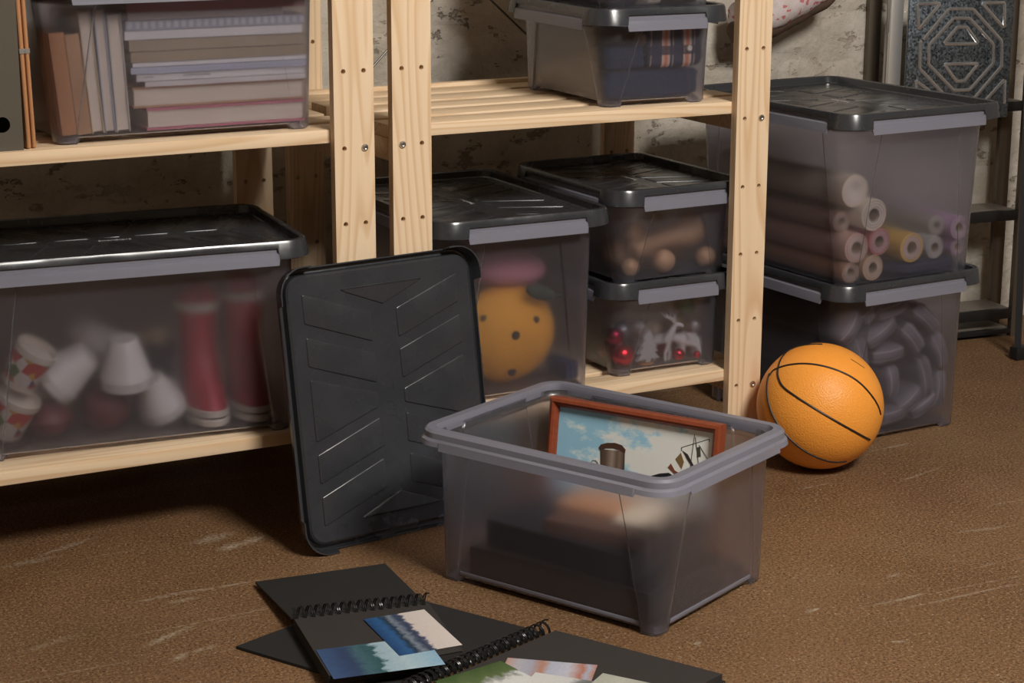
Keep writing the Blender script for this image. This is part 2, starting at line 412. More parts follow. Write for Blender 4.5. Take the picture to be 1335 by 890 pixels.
def rim_mesh(a, b, H, zc, zs, lid):
    if lid: P = [(-.0215, H-.0145, -.0215, H-.0145), (-.0085, H-.0125, -.0085, H-.0125), (-.0075, H, -.0075, H)]
    else: P = [(-.022, H-.008, -.022, H-.008), (-.020, H, -.020, H), (-.006, H, -.006, H)]
    P += [(-.002, H-.004, -.002, H-.004), (-.0012, H-.013, -.0012, H-.013), (.003, H-.0165, .0045, H-.0155), (.005, zc, .0065, zs), (.003, zc, .0045, zs), (-.003, H-.018, -.003, H-.018)]
    if lid: P += [(-.0045, H-.0155, -.0045, H-.0155), (-.0215, H-.0165, -.0215, H-.0165)]
    else: P += [(-.0045, H-.006, -.0045, H-.006), (-.018, H-.006, -.018, H-.006), (-.0185, H-.018, -.0185, H-.018), (-.0215, H-.018, -.0215, H-.018)]
    return ring_mesh(a, b, .042, .056, P, True, .0015)[0]
PADS = [[(-.79, .82), (-.125, .63), (-.13, .415), (-.79, .61)], [(-.79, .52), (-.125, .335), (-.13, .12), (-.79, .31)], [(-.79, .225), (-.13, .05), (-.13, -.05), (-.79, -.225)]]
PADS += [[(x, -y) for x, y in p[::-1]] for p in PADS[:2]]
PADS += [[(-x, y) for x, y in p[::-1]] for p in PADS]
PADS += [[(-.46, .82), (0, .67), (.46, .82)], [(-.46, -.82), (.46, -.82), (0, -.67)]]
def round_poly(poly, r, n=3):
    out = []
    N = len(poly)
    for i in range(N):
        p = Vector(poly[i]); a = (Vector(poly[i-1])-p).normalized(); b = (Vector(poly[(i+1) % N])-p).normalized()
        h = a.angle(b)/2; d = min(r/math.tan(h), .02)
        A, B = p+a*d, p+b*d
        for k in range(n+1):
            t = k/n; out.append(tuple(A*(1-t)**2+p*2*t*(1-t)+B*t*t))
    return out
LIDH = .030
def lid_mesh(a, b, skirt=LIDH):
    """lid shell: z=0 skirt edge, z=skirt rim top, panel recessed; solid of 2 mm"""
    h = skirt; t = .0022
    P = [(0, 0, -.0038, h-.0125), (-.0042, h-.005, -.0042, h-.005), (-.0065, h-.0008, -.0065, h-.0008), (-.009, h, -.009, h), (-.014, h, -.014, h), (-.0165, h-.0015, -.0165, h-.0015), (-.0185, h-.013, -.0185, h-.013), (-.021, h-.015, -.021, h-.015)]
    bm, Ls = ring_mesh(a, b, .046, .062, P, False, .003)
    top = bm.faces.new(Ls[-1])
    bmesh.ops.recalc_face_normals(bm, faces=bm.faces)
    if top.normal.z < 0: bmesh.ops.reverse_faces(bm, faces=bm.faces)
    bmesh.ops.solidify(bm, geom=bm.faces[:], thickness=t)
    bmesh.ops.recalc_face_normals(bm, faces=bm.faces)
    return bm
def pad_mesh(poly, a, b, z0, z1, sl=.0012):
    P = [(x*a/2, y*b/2) for x, y in poly]; bm = bmesh.new(); Ls = []
    n = len(P); ar = sum(P[i][0]*P[(i+1) % n][1]-P[(i+1) % n][0]*P[i][1] for i in range(n)); sg = 1 if ar > 0 else -1
    R = [Vector(p) for p in round_poly(P, .004)]; N = len(R); nr = []
    for i in range(N):
        d = (R[(i+1) % N]-R[i-1]).normalized(); nr.append(Vector((-d.y, d.x))*sg)
    for k in range(5):
        t = k/4*PI/2; o = sl*(1-math.cos(t)); z = z0+(z1-z0)*math.sin(t)
        Ls.append([bm.verts.new((p.x+q.x*o, p.y+q.y*o, z)) for p, q in zip(R, nr)])
    for A, B in zip(Ls, Ls[1:]): loop_quads(bm, A, B)
    bm.faces.new(Ls[-1]); bm.faces.new(Ls[0][::-1]); bmesh.ops.recalc_face_normals(bm, faces=bm.faces)
    return bm
def text_mesh(s, size, depth=.0003):
    c = bpy.data.curves.new('t', 'FONT'); c.body = s; c.size = size; c.extrude = depth; c.align_x = 'CENTER'; c.align_y = 'CENTER'
    o = bpy.data.objects.new('t', c); COL.objects.link(o)
    dg = bpy.context.evaluated_depsgraph_get(); me = bpy.data.meshes.new_from_object(o.evaluated_get(dg)); bpy.data.objects.remove(o); return me
M['badge'] = mat('grey_print', (.42, .41, .40), .4)
LOGO = text_mesh('SmartStore', .0125, .0002)
LOGO.materials.append(M['badge'])
def add_lid(parent, a, b, z, name='lid', under=False, swap=False, logo=True):
    """a,b outer size; pads run along the longer side"""
    L, W = (a, b) if a >= b else (b, a)
    l = obj(name, lid_mesh(W, L), M['lid'], parent, 35)
    l.location = (0, 0, z)
    if a >= b: l.rotation_euler = (0, 0, PI/2)
    pz = LIDH-.015
    for p in PADS:
        if under: obj('raised_panel', pad_mesh(p, W-.006, L-.006, pz-.0022+.0003, pz-.0022-.0022, .0022), M['lid'], l, 50)
        else: obj('raised_panel', pad_mesh(p, W-.006, L-.006, pz-.0003, pz+.0012), M['lid'], l, 50)
    if logo and not under:
        t = link('brand_lettering', LOGO, None, l); t.location = (0, 0, pz+.0003); t.rotation_euler = (0, 0, PI/2 if a < b else -PI/2)
    return l
def sol(o, t=.0022):
    m = o.modifiers.new('thickness', 'SOLIDIFY'); m.thickness = t; m.offset = -1; m.use_even_offset = False; return o
TUBS = {}
def storage_box(x, y, z, th, a, b, H, label, lid=True, T=.032, group=None):
    o = thing('storage_box', label, 'storage box', (x, y, z), (0, 0, th), group)
    if lid: ra, rb, Ht = a-.012, b-.012, H-.007
    else: ra, rb, Ht = a-.010, b-.010, H
    sol(obj('tub', tub_mesh(ra, rb, Ht-(.006 if lid else 0), T), M['clear'], o, 28))
    A, B = ra-.036-2*(T-.018), rb-.036-2*(T-.018)
    for L, x, y, rz in () if lid else ((A, 0, -B/2, 0), (A, 0, B/2, PI), (B, A/2, 0, PI/2), (B, -A/2, 0, -PI/2)):
        e = obj('base_ridge', bbox((-L/2+.036, .0022, .0125), (L/2-.036, .0052, .0195), .001, 2), M['rim'], o); e.location = (x, y, 0); e.rotation_euler = (0, 0, rz)
    obj('rim', rim_mesh(ra, rb, Ht, Ht-.018-.006, Ht-.034 if lid else Ht-.029, lid), M['rim'], o, 30)
    if lid: add_lid(o, a, b, H-LIDH)
    o['dims'] = (a, b, H, T)
    return o
def inbox(o, lx, ly, lz):
    return Matrix.Translation(o.location) @ Matrix.Rotation(o.rotation_euler.z, 4, 'Z') @ Vector((lx, ly, lz))
BOXES = {}
B1 = storage_box(1.051, 3.275, SHU, 0, .512, .39, .265, 'grey translucent box packed with books beside the folders')
B2 = storage_box(.966, 3.279, SHL, -.093, .602, .383, .341, 'grey translucent lidded box holding red boots and white pots')
B3 = storage_box(1.661, 3.316, SHL, -.006, .366, .515, .345, 'tall grey translucent lidded box holding an orange spotted toy')
B5 = storage_box(2.001, 3.2905, SHL, .0, .305, .395, .190, 'small grey translucent lidded box full of Christmas ornaments')
B4 = storage_box(2.008, 3.2965, SHL+.190-.0136, .03, .315, .405, .190, 'small grey translucent lidded box of wooden toys on the ornament box')
B6 = storage_box(1.958, 3.275, SHU, -.025, .292, .400, .182, 'small grey translucent box of folded clothes on upper pine shelf')
B7 = storage_box(1.960, 3.278, SHU+.182-.0136, -.015, .292, .400, .182, 'grey translucent box stacked on top of the clothes box')
B9 = storage_box(2.485, 3.25, 0, .058, .39, .50, .335, 'large grey translucent box on the floor holding a rolled padded mat')
B8 = storage_box(2.482, 3.253, .335-.0136, .055, .414, .540, .351, 'large grey translucent box of wrapping paper rolls stacked on another box', T=.038)
BO = storage_box(1.5627, 2.627, 0, -1.1354, .4953, .388, .26, 'open grey translucent box without lid holding albums and a framed picture', lid=False)

# leaning lid
ll = thing('box_lid', 'black plastic box lid leaning upside out against the shelving posts', 'lid')
ex = Vector((math.cos(.1248), math.sin(.1248), 0)); en = Vector((-math.sin(.1248), math.cos(.1248), 0)); lu = en*math.sin(.160)+Vector((0, 0, math.cos(.160)))
lo = Vector((1.3646, 2.9490, 0))+lu*.2465
ll.matrix_world = basis(lo, -ex, lu, (-ex).cross(lu))
ld = add_lid(ll, .3983, .49, 0, 'lid_shell', under=True)
# moulded recycling mark
bm = bmesh.new()
def mk(pts, closed=False): tube(bm, [Vector((x, y, LIDH-.0173)) for x, y in pts], .0006, 5, closed)
mk([(-.006, .028), (.009, .020), (-.006, .012)], True)
mk([(-.006, -.006), (.010, -.006)]); mk([(-.006, -.022), (.010, -.018), (-.006, -.010)]); mk([(-.008, -.034), (.009, -.030)])
obj('recycling_mark', bm, M['lid'], ld)

# ------------------------------------------------------------------ basketball
def ball_mat():
    m = mat('orange_rubber', (.80, .29, .035), .45, spec=.4); t = NT(m)
    v = t.n('ShaderNodeTexVoronoi', {'Vector': t.coord(), 'Scale': 330}); t.bump(v.outputs['Distance'], .45, .0012)
    t.base(t.mix(t.noise(t.coord(), 6, 2), (.86, .31, .040), (.93, .38, .060)))
    return m
M['ball'] = ball_mat(); M['seam'] = mat('black_rubber_seam', (.015, .010, .008), .5)
BC = Vector((2.2357, 2.9517, .121)); BR = .121
bb = thing('basketball', 'orange basketball with black seams on the floor beside the pine post', 'basketball', (BC.x, BC.y, 0))
bm = bmesh.new(); ball(bm, (0, 0, BR), BR, 64); obj('ball_skin', bm, M['ball'], bb)
def onball(u, v):
    d = ray(u, v).normalized(); oc = CAM-BC; b = d.dot(oc); c = oc.dot(oc)-BR*BR; D = b*b-c
    p = CAM+d*(-b-(math.sqrt(D) if D > 0 else 0)); return (p-BC).normalized()*BR
SEAMS = [[(1003, 490), (1008, 483), (1016, 479), (1032, 475), (1051, 474), (1073, 477), (1095, 484), (1117, 496), (1135, 514), (1145, 530), (1148, 540)],
         [(1072, 449), (1050, 450), (1032, 455), (1021, 464), (1015, 477), (1014, 489), (1020, 503), (1035, 515), (1060, 531), (1090, 549), (1115, 563), (1134, 573)],
         [(1003, 487), (1000, 502), (1002, 525), (1011, 548), (1026, 568), (1045, 585), (1065, 596), (1085, 602), (1103, 601)]]
for s in SEAMS:
    P = [onball(*q) for q in s]
    for sg in (1, -1):
        bm = bmesh.new(); tube(bm, [(q.normalized()*(BR*.9985))*sg+Vector((0, 0, BR)) for q in smooth_path(P, 6)], .0021, 8); obj('seam', bm, M['seam'], bb)
bm = bmesh.new(); P = [onball(*q) for q in ((1109, 468), (1115, 471.5), (1121, 475.5), (1127, 479.5))]
tube(bm, [q.normalized()*BR+Vector((0, 0, BR)) for q in smooth_path(P, 4)], .0007, 6); obj('printed_line', bm, M['seam'], bb)

# ------------------------------------------------------------------ helpers for the contents of the boxes
def face_plane(o, d, side='front'):
    """point and normal of the plane d metres behind the sloping inner face of a box's front wall"""
    a, b, H, T = o['dims']; R = Matrix.Rotation(o.rotation_euler.z, 4, 'Z')
    n = R @ Vector((0, 1, (T-.018)/H)).normalized()
    return inbox(o, 0, -b/2+.030+(T-.018)+d, 0), n
def at(o, u, v, d, side='front'): return onp(u, v, *face_plane(o, d, side))
def clampx(o, p, r):
    a, b, H, T = o['dims']; R = Matrix.Rotation(o.rotation_euler.z, 4, 'Z'); l = R.inverted() @ (p-o.location)
    lim = a/2-.030-(T-.018)*max(0, 1-l.z/H)-r; l.x = max(-lim, min(lim, l.x)); l.z = max(l.z, .0125+r)
    return o.location+R @ l
def lim_x(o, z, r): a, b, H, T = o['dims']; return a/2-.0310-(T-.018)*max(0, 1-z/H)-r
def lim_y(o, z, r): a, b, H, T = o['dims']; return b/2-.0310-(T-.018)*max(0, 1-z/H)-r
def to_loc(o, p): return Matrix.Rotation(-o.rotation_euler.z, 4, 'Z') @ (p-o.location)
def settle(o, items, fixed=(), two_d=False, it=700, g=.00025, pull=.03, slab=None):
    """items: [local position, radius]; lets round things come to rest without passing through each other, the fixed spheres or the tub"""
    P = [Vector(p) for p, r in items]; A = [p.copy() for p in P]; Rr = [r for p, r in items]
    for k in range(it):
        for i, p in enumerate(P): p.x += (A[i].x-p.x)*pull; p.y += (A[i].y-p.y)*pull; p.z -= g
        for _ in range(3):
            for i in range(len(P)):
                for j in range(i+1, len(P)):
                    d = P[j]-P[i]
                    if two_d: d.y = 0
                    q = d.length; need = Rr[i]+Rr[j]+.0003
                    if 1e-6 < q < need: d *= (need-q)/q/2; P[j] += d; P[i] -= d
                for c, r in fixed:
                    d = P[i]-Vector(c)
                    if two_d: d.y = 0
                    q = d.length; need = Rr[i]+r+.0003
                    if 1e-6 < q < need: P[i] += d*((need-q)/q)
                p = P[i]; lx = lim_x(o, p.z-Rr[i], Rr[i]); ly = lim_y(o, p.z-Rr[i], Rr[i])
                p.x = max(-lx, min(lx, p.x))
                if not two_d: p.y = max(-ly, min(ly, p.y))
                fl = .0126
                if slab and p.x > slab[0]: fl += slab[1]
                p.z = max(p.z, fl+Rr[i])
    return P
def pxm(o, d, u=None, v=None):
    q = at(o, u or 700, v or 300, d); return (q-CAM).dot(fwd)/F
def frame_of(o): return Matrix.Rotation(o.rotation_euler.z, 4, 'Z')
def plain(name, c, rough=.6, **k): 
    if name not in M: M[name] = mat(name, c, rough, **k)
    return M[name]

# ------------------------------------------------------------------ books (box on the upper left shelf)
M['paper'] = mat('book_paper', (.62, .56, .47), .85)
def paper_mat(axis):
    m = mat('page_edges_'+axis, (.66, .60, .52), .85); t = NT(m)
    w = t.noise(t.coord(scale={'z': (3, 3, 900), 'x': (900, 3, 3)}[axis]), 1, 2); t.base(t.mix(w, (.58, .48, .36), (.80, .70, .55))); return m
M['pages_z'] = paper_mat('z'); M['pages_x'] = paper_mat('x')
def flat_book(x0, x1, y, dep, z0, z1, col, label, spine=False, cov=.0022, pages=None, tilt=0):
    t = thing('book', label, 'book', ((x0+x1)/2, y, z0), (0, 0, tilt), 'books lying in a stack in the box'); w = (x1-x0)/2; h = z1-z0
    m = plain('cover_%d_%d_%d' % tuple(int(c*255) for c in col), col, .55)
    b = bmesh.new(); box(b, (-w, 0, 0), (w, dep, cov)); box(b, (-w, 0, h-cov), (w, dep, h))
    if spine: box(b, (-w, 0, cov), (w, cov, h-cov))
    else: box(b, (-w, dep-cov, cov), (w, dep, h-cov))
    obj('cover', b, m, t, None)
    obj('page_block', bbox((-w+.003, .004 if spine else .003, cov), (w-.003, dep-cov-.001, h-cov), .0004, 1), pages or M['pages_z'], t, None)
    return t
yb = 3.275-.195+.034        # just inside the front wall
zb = SHU+.0135
SY = 3.275-.195+.050
def zpx(v, u=300): return ony(u, v, SY).z
def xpx(u, v=130): return ony(u, v, SY).x
stack = [(190, 401, 181, 153, (.52, .16, .20), 'thick book with pink cover lying at the bottom of the stack', False, .004),
         (174, 402, 150, 124, (.46, .25, .13), 'cream thick book with orange brown cover in the stack', False, .003),
         (190, 404, 123, 116, (.66, .60, .54), 'thin white magazine on the orange brown book', True, .001),
         (180, 405, 115.5, 106, (.70, .66, .60), 'white magazine with printed spine in the stack', True, .001),
         (172, 405, 105.5, 97, (.42, .42, .48), 'blue grey magazine in the stack of books', True, .001),
         (175, 404, 96.5, 91, (.72, .69, .65), 'thin bright white magazine above the blue grey one', True, .001),
         (173, 407, 90.5, 77, (.34, .25, .15), 'lower tan hardback in the pair of brown books', True, .002),
         (172, 407, 76.5, 62, (.36, .27, .17), 'upper tan hardback in the pair of brown books', True, .002),
         (166, 396, 61.5, 50, (.70, .66, .60), 'white paperback above the two tan books', True, .001),
         (168, 400, 49.5, 37, (.36, .35, .37), 'grey checked book in the upper part of the stack', True, .002),
         (172, 372, 36.5, 27, (.48, .40, .34), 'beige notebook near the top of the stack', True, .002),
         (170, 400, 26.5, 13, (.38, .16, .15), 'dull red book second from the top of the stack', True, .002),
         (182, 396, 12.5, 2, (.55, .32, .08), 'yellow ochre book on top of the stack', True, .002)]
zc = zb
for i, (u0, u1, v0, v1, col, lab, sp, cv) in enumerate(stack):
    h = (v0-v1)*.00131
    lim = 1.051+.5*(.512-.048)-.014*(1-(zc-SHU)/.265)-.008
    t = flat_book(xpx(u0), min(xpx(u1), lim), SY+random.uniform(-.001, .004), .20, zc, zc+h-.0010, col, lab, sp, cv); zc += h
    if i == 3:
        for s_, dx in (('INTERIOR MAGAZINE', -.045), ('NUMMER 1', -.125)):
            me = text_mesh(s_, .0048 if dx > -.1 else .004, .0001); me.materials.append(plain('ink', (.05, .045, .04), .6))
            q = link('spine_lettering', me, None, t); q.location = (dx, -.0003, h/2); q.rotation_euler = (PI/2, 0, 0)
    if i == 9:
        bm = bmesh.new(); w = (xpx(u1)-xpx(u0))/2
        for k in range(24): box(bm, (-w+.004+k*2*w/24, -.0004, .003), (-w+.004+(k+.55)*2*w/24, .0006, h-.003))
        obj('check_print', bm, plain('pale_check', (.55, .53, .52)), t, None)
def stand_book(u0, u1, vtop, dep, col, label, lean=.0, pages=False, y=SY):
    x0, x1 = xpx(u0, 180), xpx(u1, 180); h = ony((u0+u1)/2, vtop, y).z-zb
    t = thing('book', label, 'book', ((x0+x1)/2, y, zb+(x1-x0)/2*abs(math.sin(lean))), (0, -lean, 0), 'books standing in the box'); w = (x1-x0)/2
    m = plain('cover_%d_%d_%d' % tuple(int(c*255) for c in col), col, .6)
    b = bmesh.new(); box(b, (-w, 0, 0), (-w+.002, dep, h)); box(b, (w-.002, 0, 0), (w, dep, h)); box(b, (-w+.002, dep-.002 if pages else 0, 0), (w-.002, dep if pages else .002, h))
    obj('cover', b, m, t, None)
    obj('page_block', bbox((-w+.002, .003, .003), (w-.002, dep-.003, h-.003), .0004, 1), M['pages_x'], t, None)
stand_book(82, 101, 42, .22, (.46, .20, .07), 'orange brown book standing against the left end of the box', .085)
stand_book(102, 120, 44, .21, (.44, .23, .10), 'tan brown book standing beside the orange brown one', .085)
stand_book(121, 137, 12, .21, (.60, .46, .27), 'cream yellow book standing in the box', .075, True)
stand_book(138, 152, 10, .20, (.40, .41, .45), 'pale blue grey book standing in the box', .055, True)
stand_book(153, 171, 16, .21, (.52, .46, .38), 'beige book standing next to the lying stack', .045, True)
# magazine file and two cork folders
M['filebox'] = mat('olive_grey_board', (.085, .072, .052), .8)
xf = ony(33, 195, 3.10).x
mf = thing('magazine_file', 'dark olive grey magazine file with a round finger hole', 'file box', (xf-.088, 3.10, SHU))
bm = bmesh.new(); hz = ony(3, 163, 3.10).z-SHU; hx = ony(3, 163, 3.10).x-(xf-.088)
plate(bm, .086, .30, .003, [(hx, hz)], .0125, 20); obj('front_panel', bm, M['filebox'], mf, None)
bm = bmesh.new(); box(bm, (0, .003, 0), (.003, .24, .30)); box(bm, (.083, .003, 0), (.086, .24, .30)); box(bm, (.003, .237, 0), (.083, .24, .30)); box(bm, (.003, .003, 0), (.083, .237, .003)); obj('body', bm, M['filebox'], mf, None)
M['cork'] = mat('orange_brown_board', (.42, .20, .085), .7)
for k, (ua, ub) in enumerate(((36.5, 43.5), (44.5, 51))):
    xa, xb = ony(ua, 195, 3.10).x, ony(ub, 195, 3.10).x
    t = thing('folder', ('orange brown folder with grey clip beside the magazine file', 'orange brown folder with grey clip beside the box of books')[k], 'folder', (xa, 3.105+.004*k, SHU), (0, -.02, 0))
    obj('board', bbox((0, 0, 0), (xb-xa-.001, .23, .31), .0035, 3), M['cork'], t)
    zc = ony(42, 67, 3.1).z-SHU
    obj('clip', bbox((-.0006, -.0008, zc-.004), (xb-xa-.0004, .02, zc+.004), .0005, 1), plain('grey_clip', (.22, .20, .18), .4), t)

# ------------------------------------------------------------------ boots, pots and cups (lower left box)
zb2 = SHL+.0135
R2 = frame_of(B2)
M['red'] = mat('red_rubber', (.42, .022, .035), .35); M['cream'] = mat('cream_rubber', (.66, .58, .46), .5)
def boot(u, vb, d, h, lean, label):
    p = clampx(B2, at(B2, u, vb, d), .045); t = thing('rubber_boot', label, 'boot', (p.x, p.y, zb2), (0, lean, B2.rotation_euler.z), 'pair of red boots')
    def sec(z, rx, ry, dy=0): return (z, rx, ry, dy)
    S = [(.016, .036, .075, -.02), (.030, .037, .078, -.022), (.055, .036, .066, -.012), (.085, .033, .048, .002), (.12, .031, .037, .01), (.17, .033, .036, .01), (.22, .035, .038, .01), (h, .037, .040, .01)]
    def skin(S, n=24, cap=(True, True)):
        bm = bmesh.new(); Ls = []
        for z, rx, ry, dy in S: Ls.append([bm.verts.new((rx*math.cos(2*PI*k/n), dy+ry*math.sin(2*PI*k/n), z)) for k in range(n)])
        for A, B in zip(Ls, Ls[1:]): loop_quads(bm, A, B)
        if cap[0]: bm.faces.new(Ls[0][::-1])
        if cap[1]: bm.faces.new(Ls[-1])
        bmesh.ops.recalc_face_normals(bm, faces=bm.faces); return bm
    obj('upper', skin(S), M['red'], t)
    obj('sole', skin([(0, .036, .076, -.02), (.002, .039, .080, -.022), (.012, .0395, .081, -.022), (.014, .0385, .079, -.022)]), M['cream'], t)
    obj('foxing_band', skin([(.017, .0375, .078, -.021), (.018, .039, .0805, -.022), (.028, .039, .081, -.022), (.029, .0375, .078, -.022)]), M['cream'], t)
    obj('top_band', skin([(h-.016, .0365, .039, .01), (h-.015, .039, .0415, .01), (h-.001, .0395, .042, .01), (h, .037, .04, .01)]), M['cream'], t)
    obj('liner', skin([(h-.002, .034, .036, .01), (h+.012, .032, .034, .01), (h+.026, .024, .028, .01), (h+.034, .012, .016, .01)]), M['red'], t)
boot(264, 545, .107, .204, .0, 'red rubber boot with cream bands beside the white pots')
boot(334, 545, .108, .216, .0, 'red rubber boot with cream bands at the end of the box')
M['white_pot'] = mat('white_ceramic', (.68, .63, .55), .5)
def pot(u, v, d, r0, r1, h, rot, label, mt='white_pot', lift=.040):
    p = clampx(B2, at(B2, u, v, d), lift); t = thing('flower_pot', label, 'pot', p, rot, 'white pots tumbled in the box')
    bm = bmesh.new(); lathe(bm, [(r0*.9, -h/2), (r0, -h/2+.003), (r1*.97, h/2-.018), (r1, h/2-.017), (r1*1.01, h/2), (r1*.9, h/2), (r0*.85, -h/2+.008)], 28); obj('pot_wall', bm, M[mt], t)
def aim(d): return Vector(d).to_track_quat('Z', 'Y').to_euler()
pot(92, 480, .090, .024, .044, .085, aim((-.72, .30, -.60)), 'white pot lying on its side next to the fruit cups')
pot(124, 445, .168, .024, .040, .090, aim((.62, .30, -.70)), 'white pot tilted furthest up in the heap')
pot(163, 470, .060, .025, .044, .085, aim((.10, .16, -1)), 'white pot standing upside down in the middle of the heap')
pot(206, 534, .078, .022, .041, .072, aim((.38, .22, -.9)), 'white pot with a seam line close to the red boots', lift=.0515)
pot(212, 498, .155, .028, .034, .030, (0, 0, 0), 'low white dish behind the white pots')
M['tan'] = mat('tan_clay', (.50, .36, .22), .6)
p = at(B2, 205, 437, .155); t = thing('wooden_scoop', 'small tan wooden scoop above the white pots', 'scoop', p, (0, 0, 0)); bm = bmesh.new(); ball(bm, (0, 0, 0), .018, 16, (1.3, 1, .8)); tube(bm, [(-.02, 0, 0), (-.05, 0, .0)], .006, 8); obj('scoop_bowl', bm, M['tan'], t)
M['maroon'] = mat('dark_red_clay', (.13, .022, .022), .5)
for k, (u, v) in enumerate(((63, 545), (139, 540))):
    p = at(B2, u, v, .085); t = thing('round_jar', ('dark red round jar under the fruit cups', 'dark red round jar under the upside down white pot')[k], 'jar', (p.x, p.y, zb2), (0, 0, 0))
    bm = bmesh.new(); js = (.76, .96)[k]; lathe(bm, [(r_j, z_j*js) for r_j, z_j in ((.02, 0), (.036, .012), (.042, .035), (.034, .058), (.022, .066), (.022, .074), (.018, .074))], 26); obj('jar_body', bm, M['maroon'], t)
def dark_jar(p, label, top, m='maroon', w=.04):
    t = thing('round_jar', label, 'jar', (p.x, p.y, zb2)); h = top-zb2
    bm = bmesh.new(); lathe(bm, [(w*.5, 0), (w*.88, h*.16), (w, h*.45), (w*.84, h*.8), (w*.55, h*.92), (w*.55, h), (w*.45, h)], 26); obj('jar_body', bm, M[m], t)
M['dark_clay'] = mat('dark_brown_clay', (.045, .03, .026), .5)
bpy.context.view_layer.update()
def things(prefix): return [o for o in COL.objects if o.name.split('.')[0] == prefix]
def low_z(o): return min((c.matrix_world @ v.co).z for c in o.children for v in c.data.vertices)
dish = things('flower_pot')[4]; bpy.context.view_layer.update()
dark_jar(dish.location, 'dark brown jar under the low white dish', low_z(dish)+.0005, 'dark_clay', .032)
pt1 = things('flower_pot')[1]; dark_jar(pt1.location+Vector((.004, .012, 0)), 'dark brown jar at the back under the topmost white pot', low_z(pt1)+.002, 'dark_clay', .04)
dp = thing('flower_pot', 'small dark brown pot standing in the low white dish', 'pot', dish.location+Vector((0, 0, -.0065)))
sct = at(B2, 205, 437, .155).z-.0145; bm = bmesh.new(); hh = sct-dp.location.z; lathe(bm, [(.016, 0), (.020, hh*.7), (.025, hh*.72), (.026, hh), (.022, hh), (.018, hh*.2)], 24); obj('pot_wall', bm, M['dark_clay'], dp)
def fruit_mat():
    m = mat('fruit_print_label', (.7, .6, .5), .4); t = NT(m); v = t.n('ShaderNodeTexVoronoi', {'Vector': t.coord(), 'Scale': 48})
    h = t.n('ShaderNodeSeparateColor', {0: v.outputs['Color']}).outputs[0]
    t.base(t.ramp(h, [(0, (.70, .64, .56)), (.32, (.55, .05, .03)), (.5, (.62, .36, .05)), (.68, (.10, .20, .04)), (.8, (.72, .66, .58)), (.92, (.05, .06, .2))], 'CONSTANT')); return m
M['fruit'] = fruit_mat()
for k, (u, v, d) in enumerate(((37, 474, .047), (17, 537, .050))):
    p = at(B2, u, v, d); t = thing('fruit_cup', ('small cup with colourful fruit print, the upper of two', 'small cup with colourful fruit print, the lower of two')[k], 'cup', p, (.45, .35-k*.1, .3))
    bm = bmesh.new(); lathe(bm, [(.026, -.034), (.029, -.030), (.034, .022)], 24); obj('printed_wall', bm, M['fruit'], t)
    bm = bmesh.new(); lathe(bm, [(.036, .022), (.037, .025), (.036, .034), (.033, .034), (.032, .023)], 24); obj('cup_rim', bm, M['cream'], t)
    bm = bmesh.new(); lathe(bm, [(.0275, -.042), (.029, -.040), (.0295, -.0295), (.0262, -.0345)], 24); obj('cup_base', bm, M['cream'], t)

bpy.context.view_layer.update()
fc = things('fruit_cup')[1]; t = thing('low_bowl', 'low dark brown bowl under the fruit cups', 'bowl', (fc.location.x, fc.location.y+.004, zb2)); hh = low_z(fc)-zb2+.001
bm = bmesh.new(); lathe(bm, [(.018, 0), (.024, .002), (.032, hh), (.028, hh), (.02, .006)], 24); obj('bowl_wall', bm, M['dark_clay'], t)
# ------------------------------------------------------------------ spotted toy (tall box)
zb3 = SHL+.0135
M['orange_plush'] = mat('orange_plush', (.90, .40, .035), .8); NT(M['orange_plush']).bump(NT(M['orange_plush']).noise(NT(M['orange_plush']).coord(), 160, 3), .4, .003)
M['pink_cloth'] = mat('pink_cloth', (.55, .22, .26), .85); M['dot'] = mat('dark_felt', (.035, .025, .015), .8)
c3 = at(B3, 658, 455, .068); k3 = (c3-CAM).dot(fwd)/F
rz = 62*k3*1.04; cz = zb3+rz
pt = thing('plush_toy', 'orange plush toy with dark round spots sitting in the tall box', 'plush toy', (c3.x, c3.y, zb3), (0, 0, B3.rotation_euler.z))
rx = 70*k3
bm = bmesh.new(); ball(bm, (0, 0, rz), 1, 32, (rx, .055, rz)); obj('toy_body', bm, M['orange_plush'], pt)
for (u, v, r) in ((655, 429, 6), (654, 477, 6.5), (684, 410, 5), (699, 494, 6), (612, 455, 6), (620, 410, 5)):
    q = at(B3, u, v, .068); l = frame_of(B3).inverted() @ (q-Vector((c3.x, c3.y, zb3)))
    e = 1-(l.x/rx)**2-((l.z-rz)/rz)**2
    if e < .05: continue
    y = -.055*math.sqrt(e); bm = bmesh.new(); ball(bm, (l.x, y, l.z), r*k3, 14, (1, .35, 1)); obj('spot', bm, M['dot'], pt)
q = at(B3, 655, 347, .100); t = thing('cushion', 'pink soft cushion lying above the orange toy', 'cushion', q, (.2, .1, B3.rotation_euler.z))
bm = bmesh.new(); ball(bm, (0, 0, 0), 1, 24, (.085, .06, .034)); obj('cushion_cover', bm, M['pink_cloth'], t)
q = at(B3, 704, 381, .020); t = thing('felt_leaf', 'dark green felt leaf on top of the orange toy', 'leaf', q, (.2, .35, B3.rotation_euler.z)); bm = bmesh.new(); ball(bm, (0, 0, 0), 1, 16, (.032, .012, .014)); tube(bm, [(.02, 0, 0), (.045, 0, .006)], .003, 6); obj('leaf_blade', bm, plain('dark_green_felt', (.03, .055, .03), .8), t)
q = clampx(B3, at(B3, 744, 497, .035), .020); t = thing('toy_block', 'dark blue toy block on the floor of the tall box', 'toy', (q.x, q.y, zb3), (0, 0, .1)); obj('block_body', bbox((-.013, -.02, 0), (.017, .05, .034), .005), plain('navy_blue', (.02, .03, .09), .5), t)

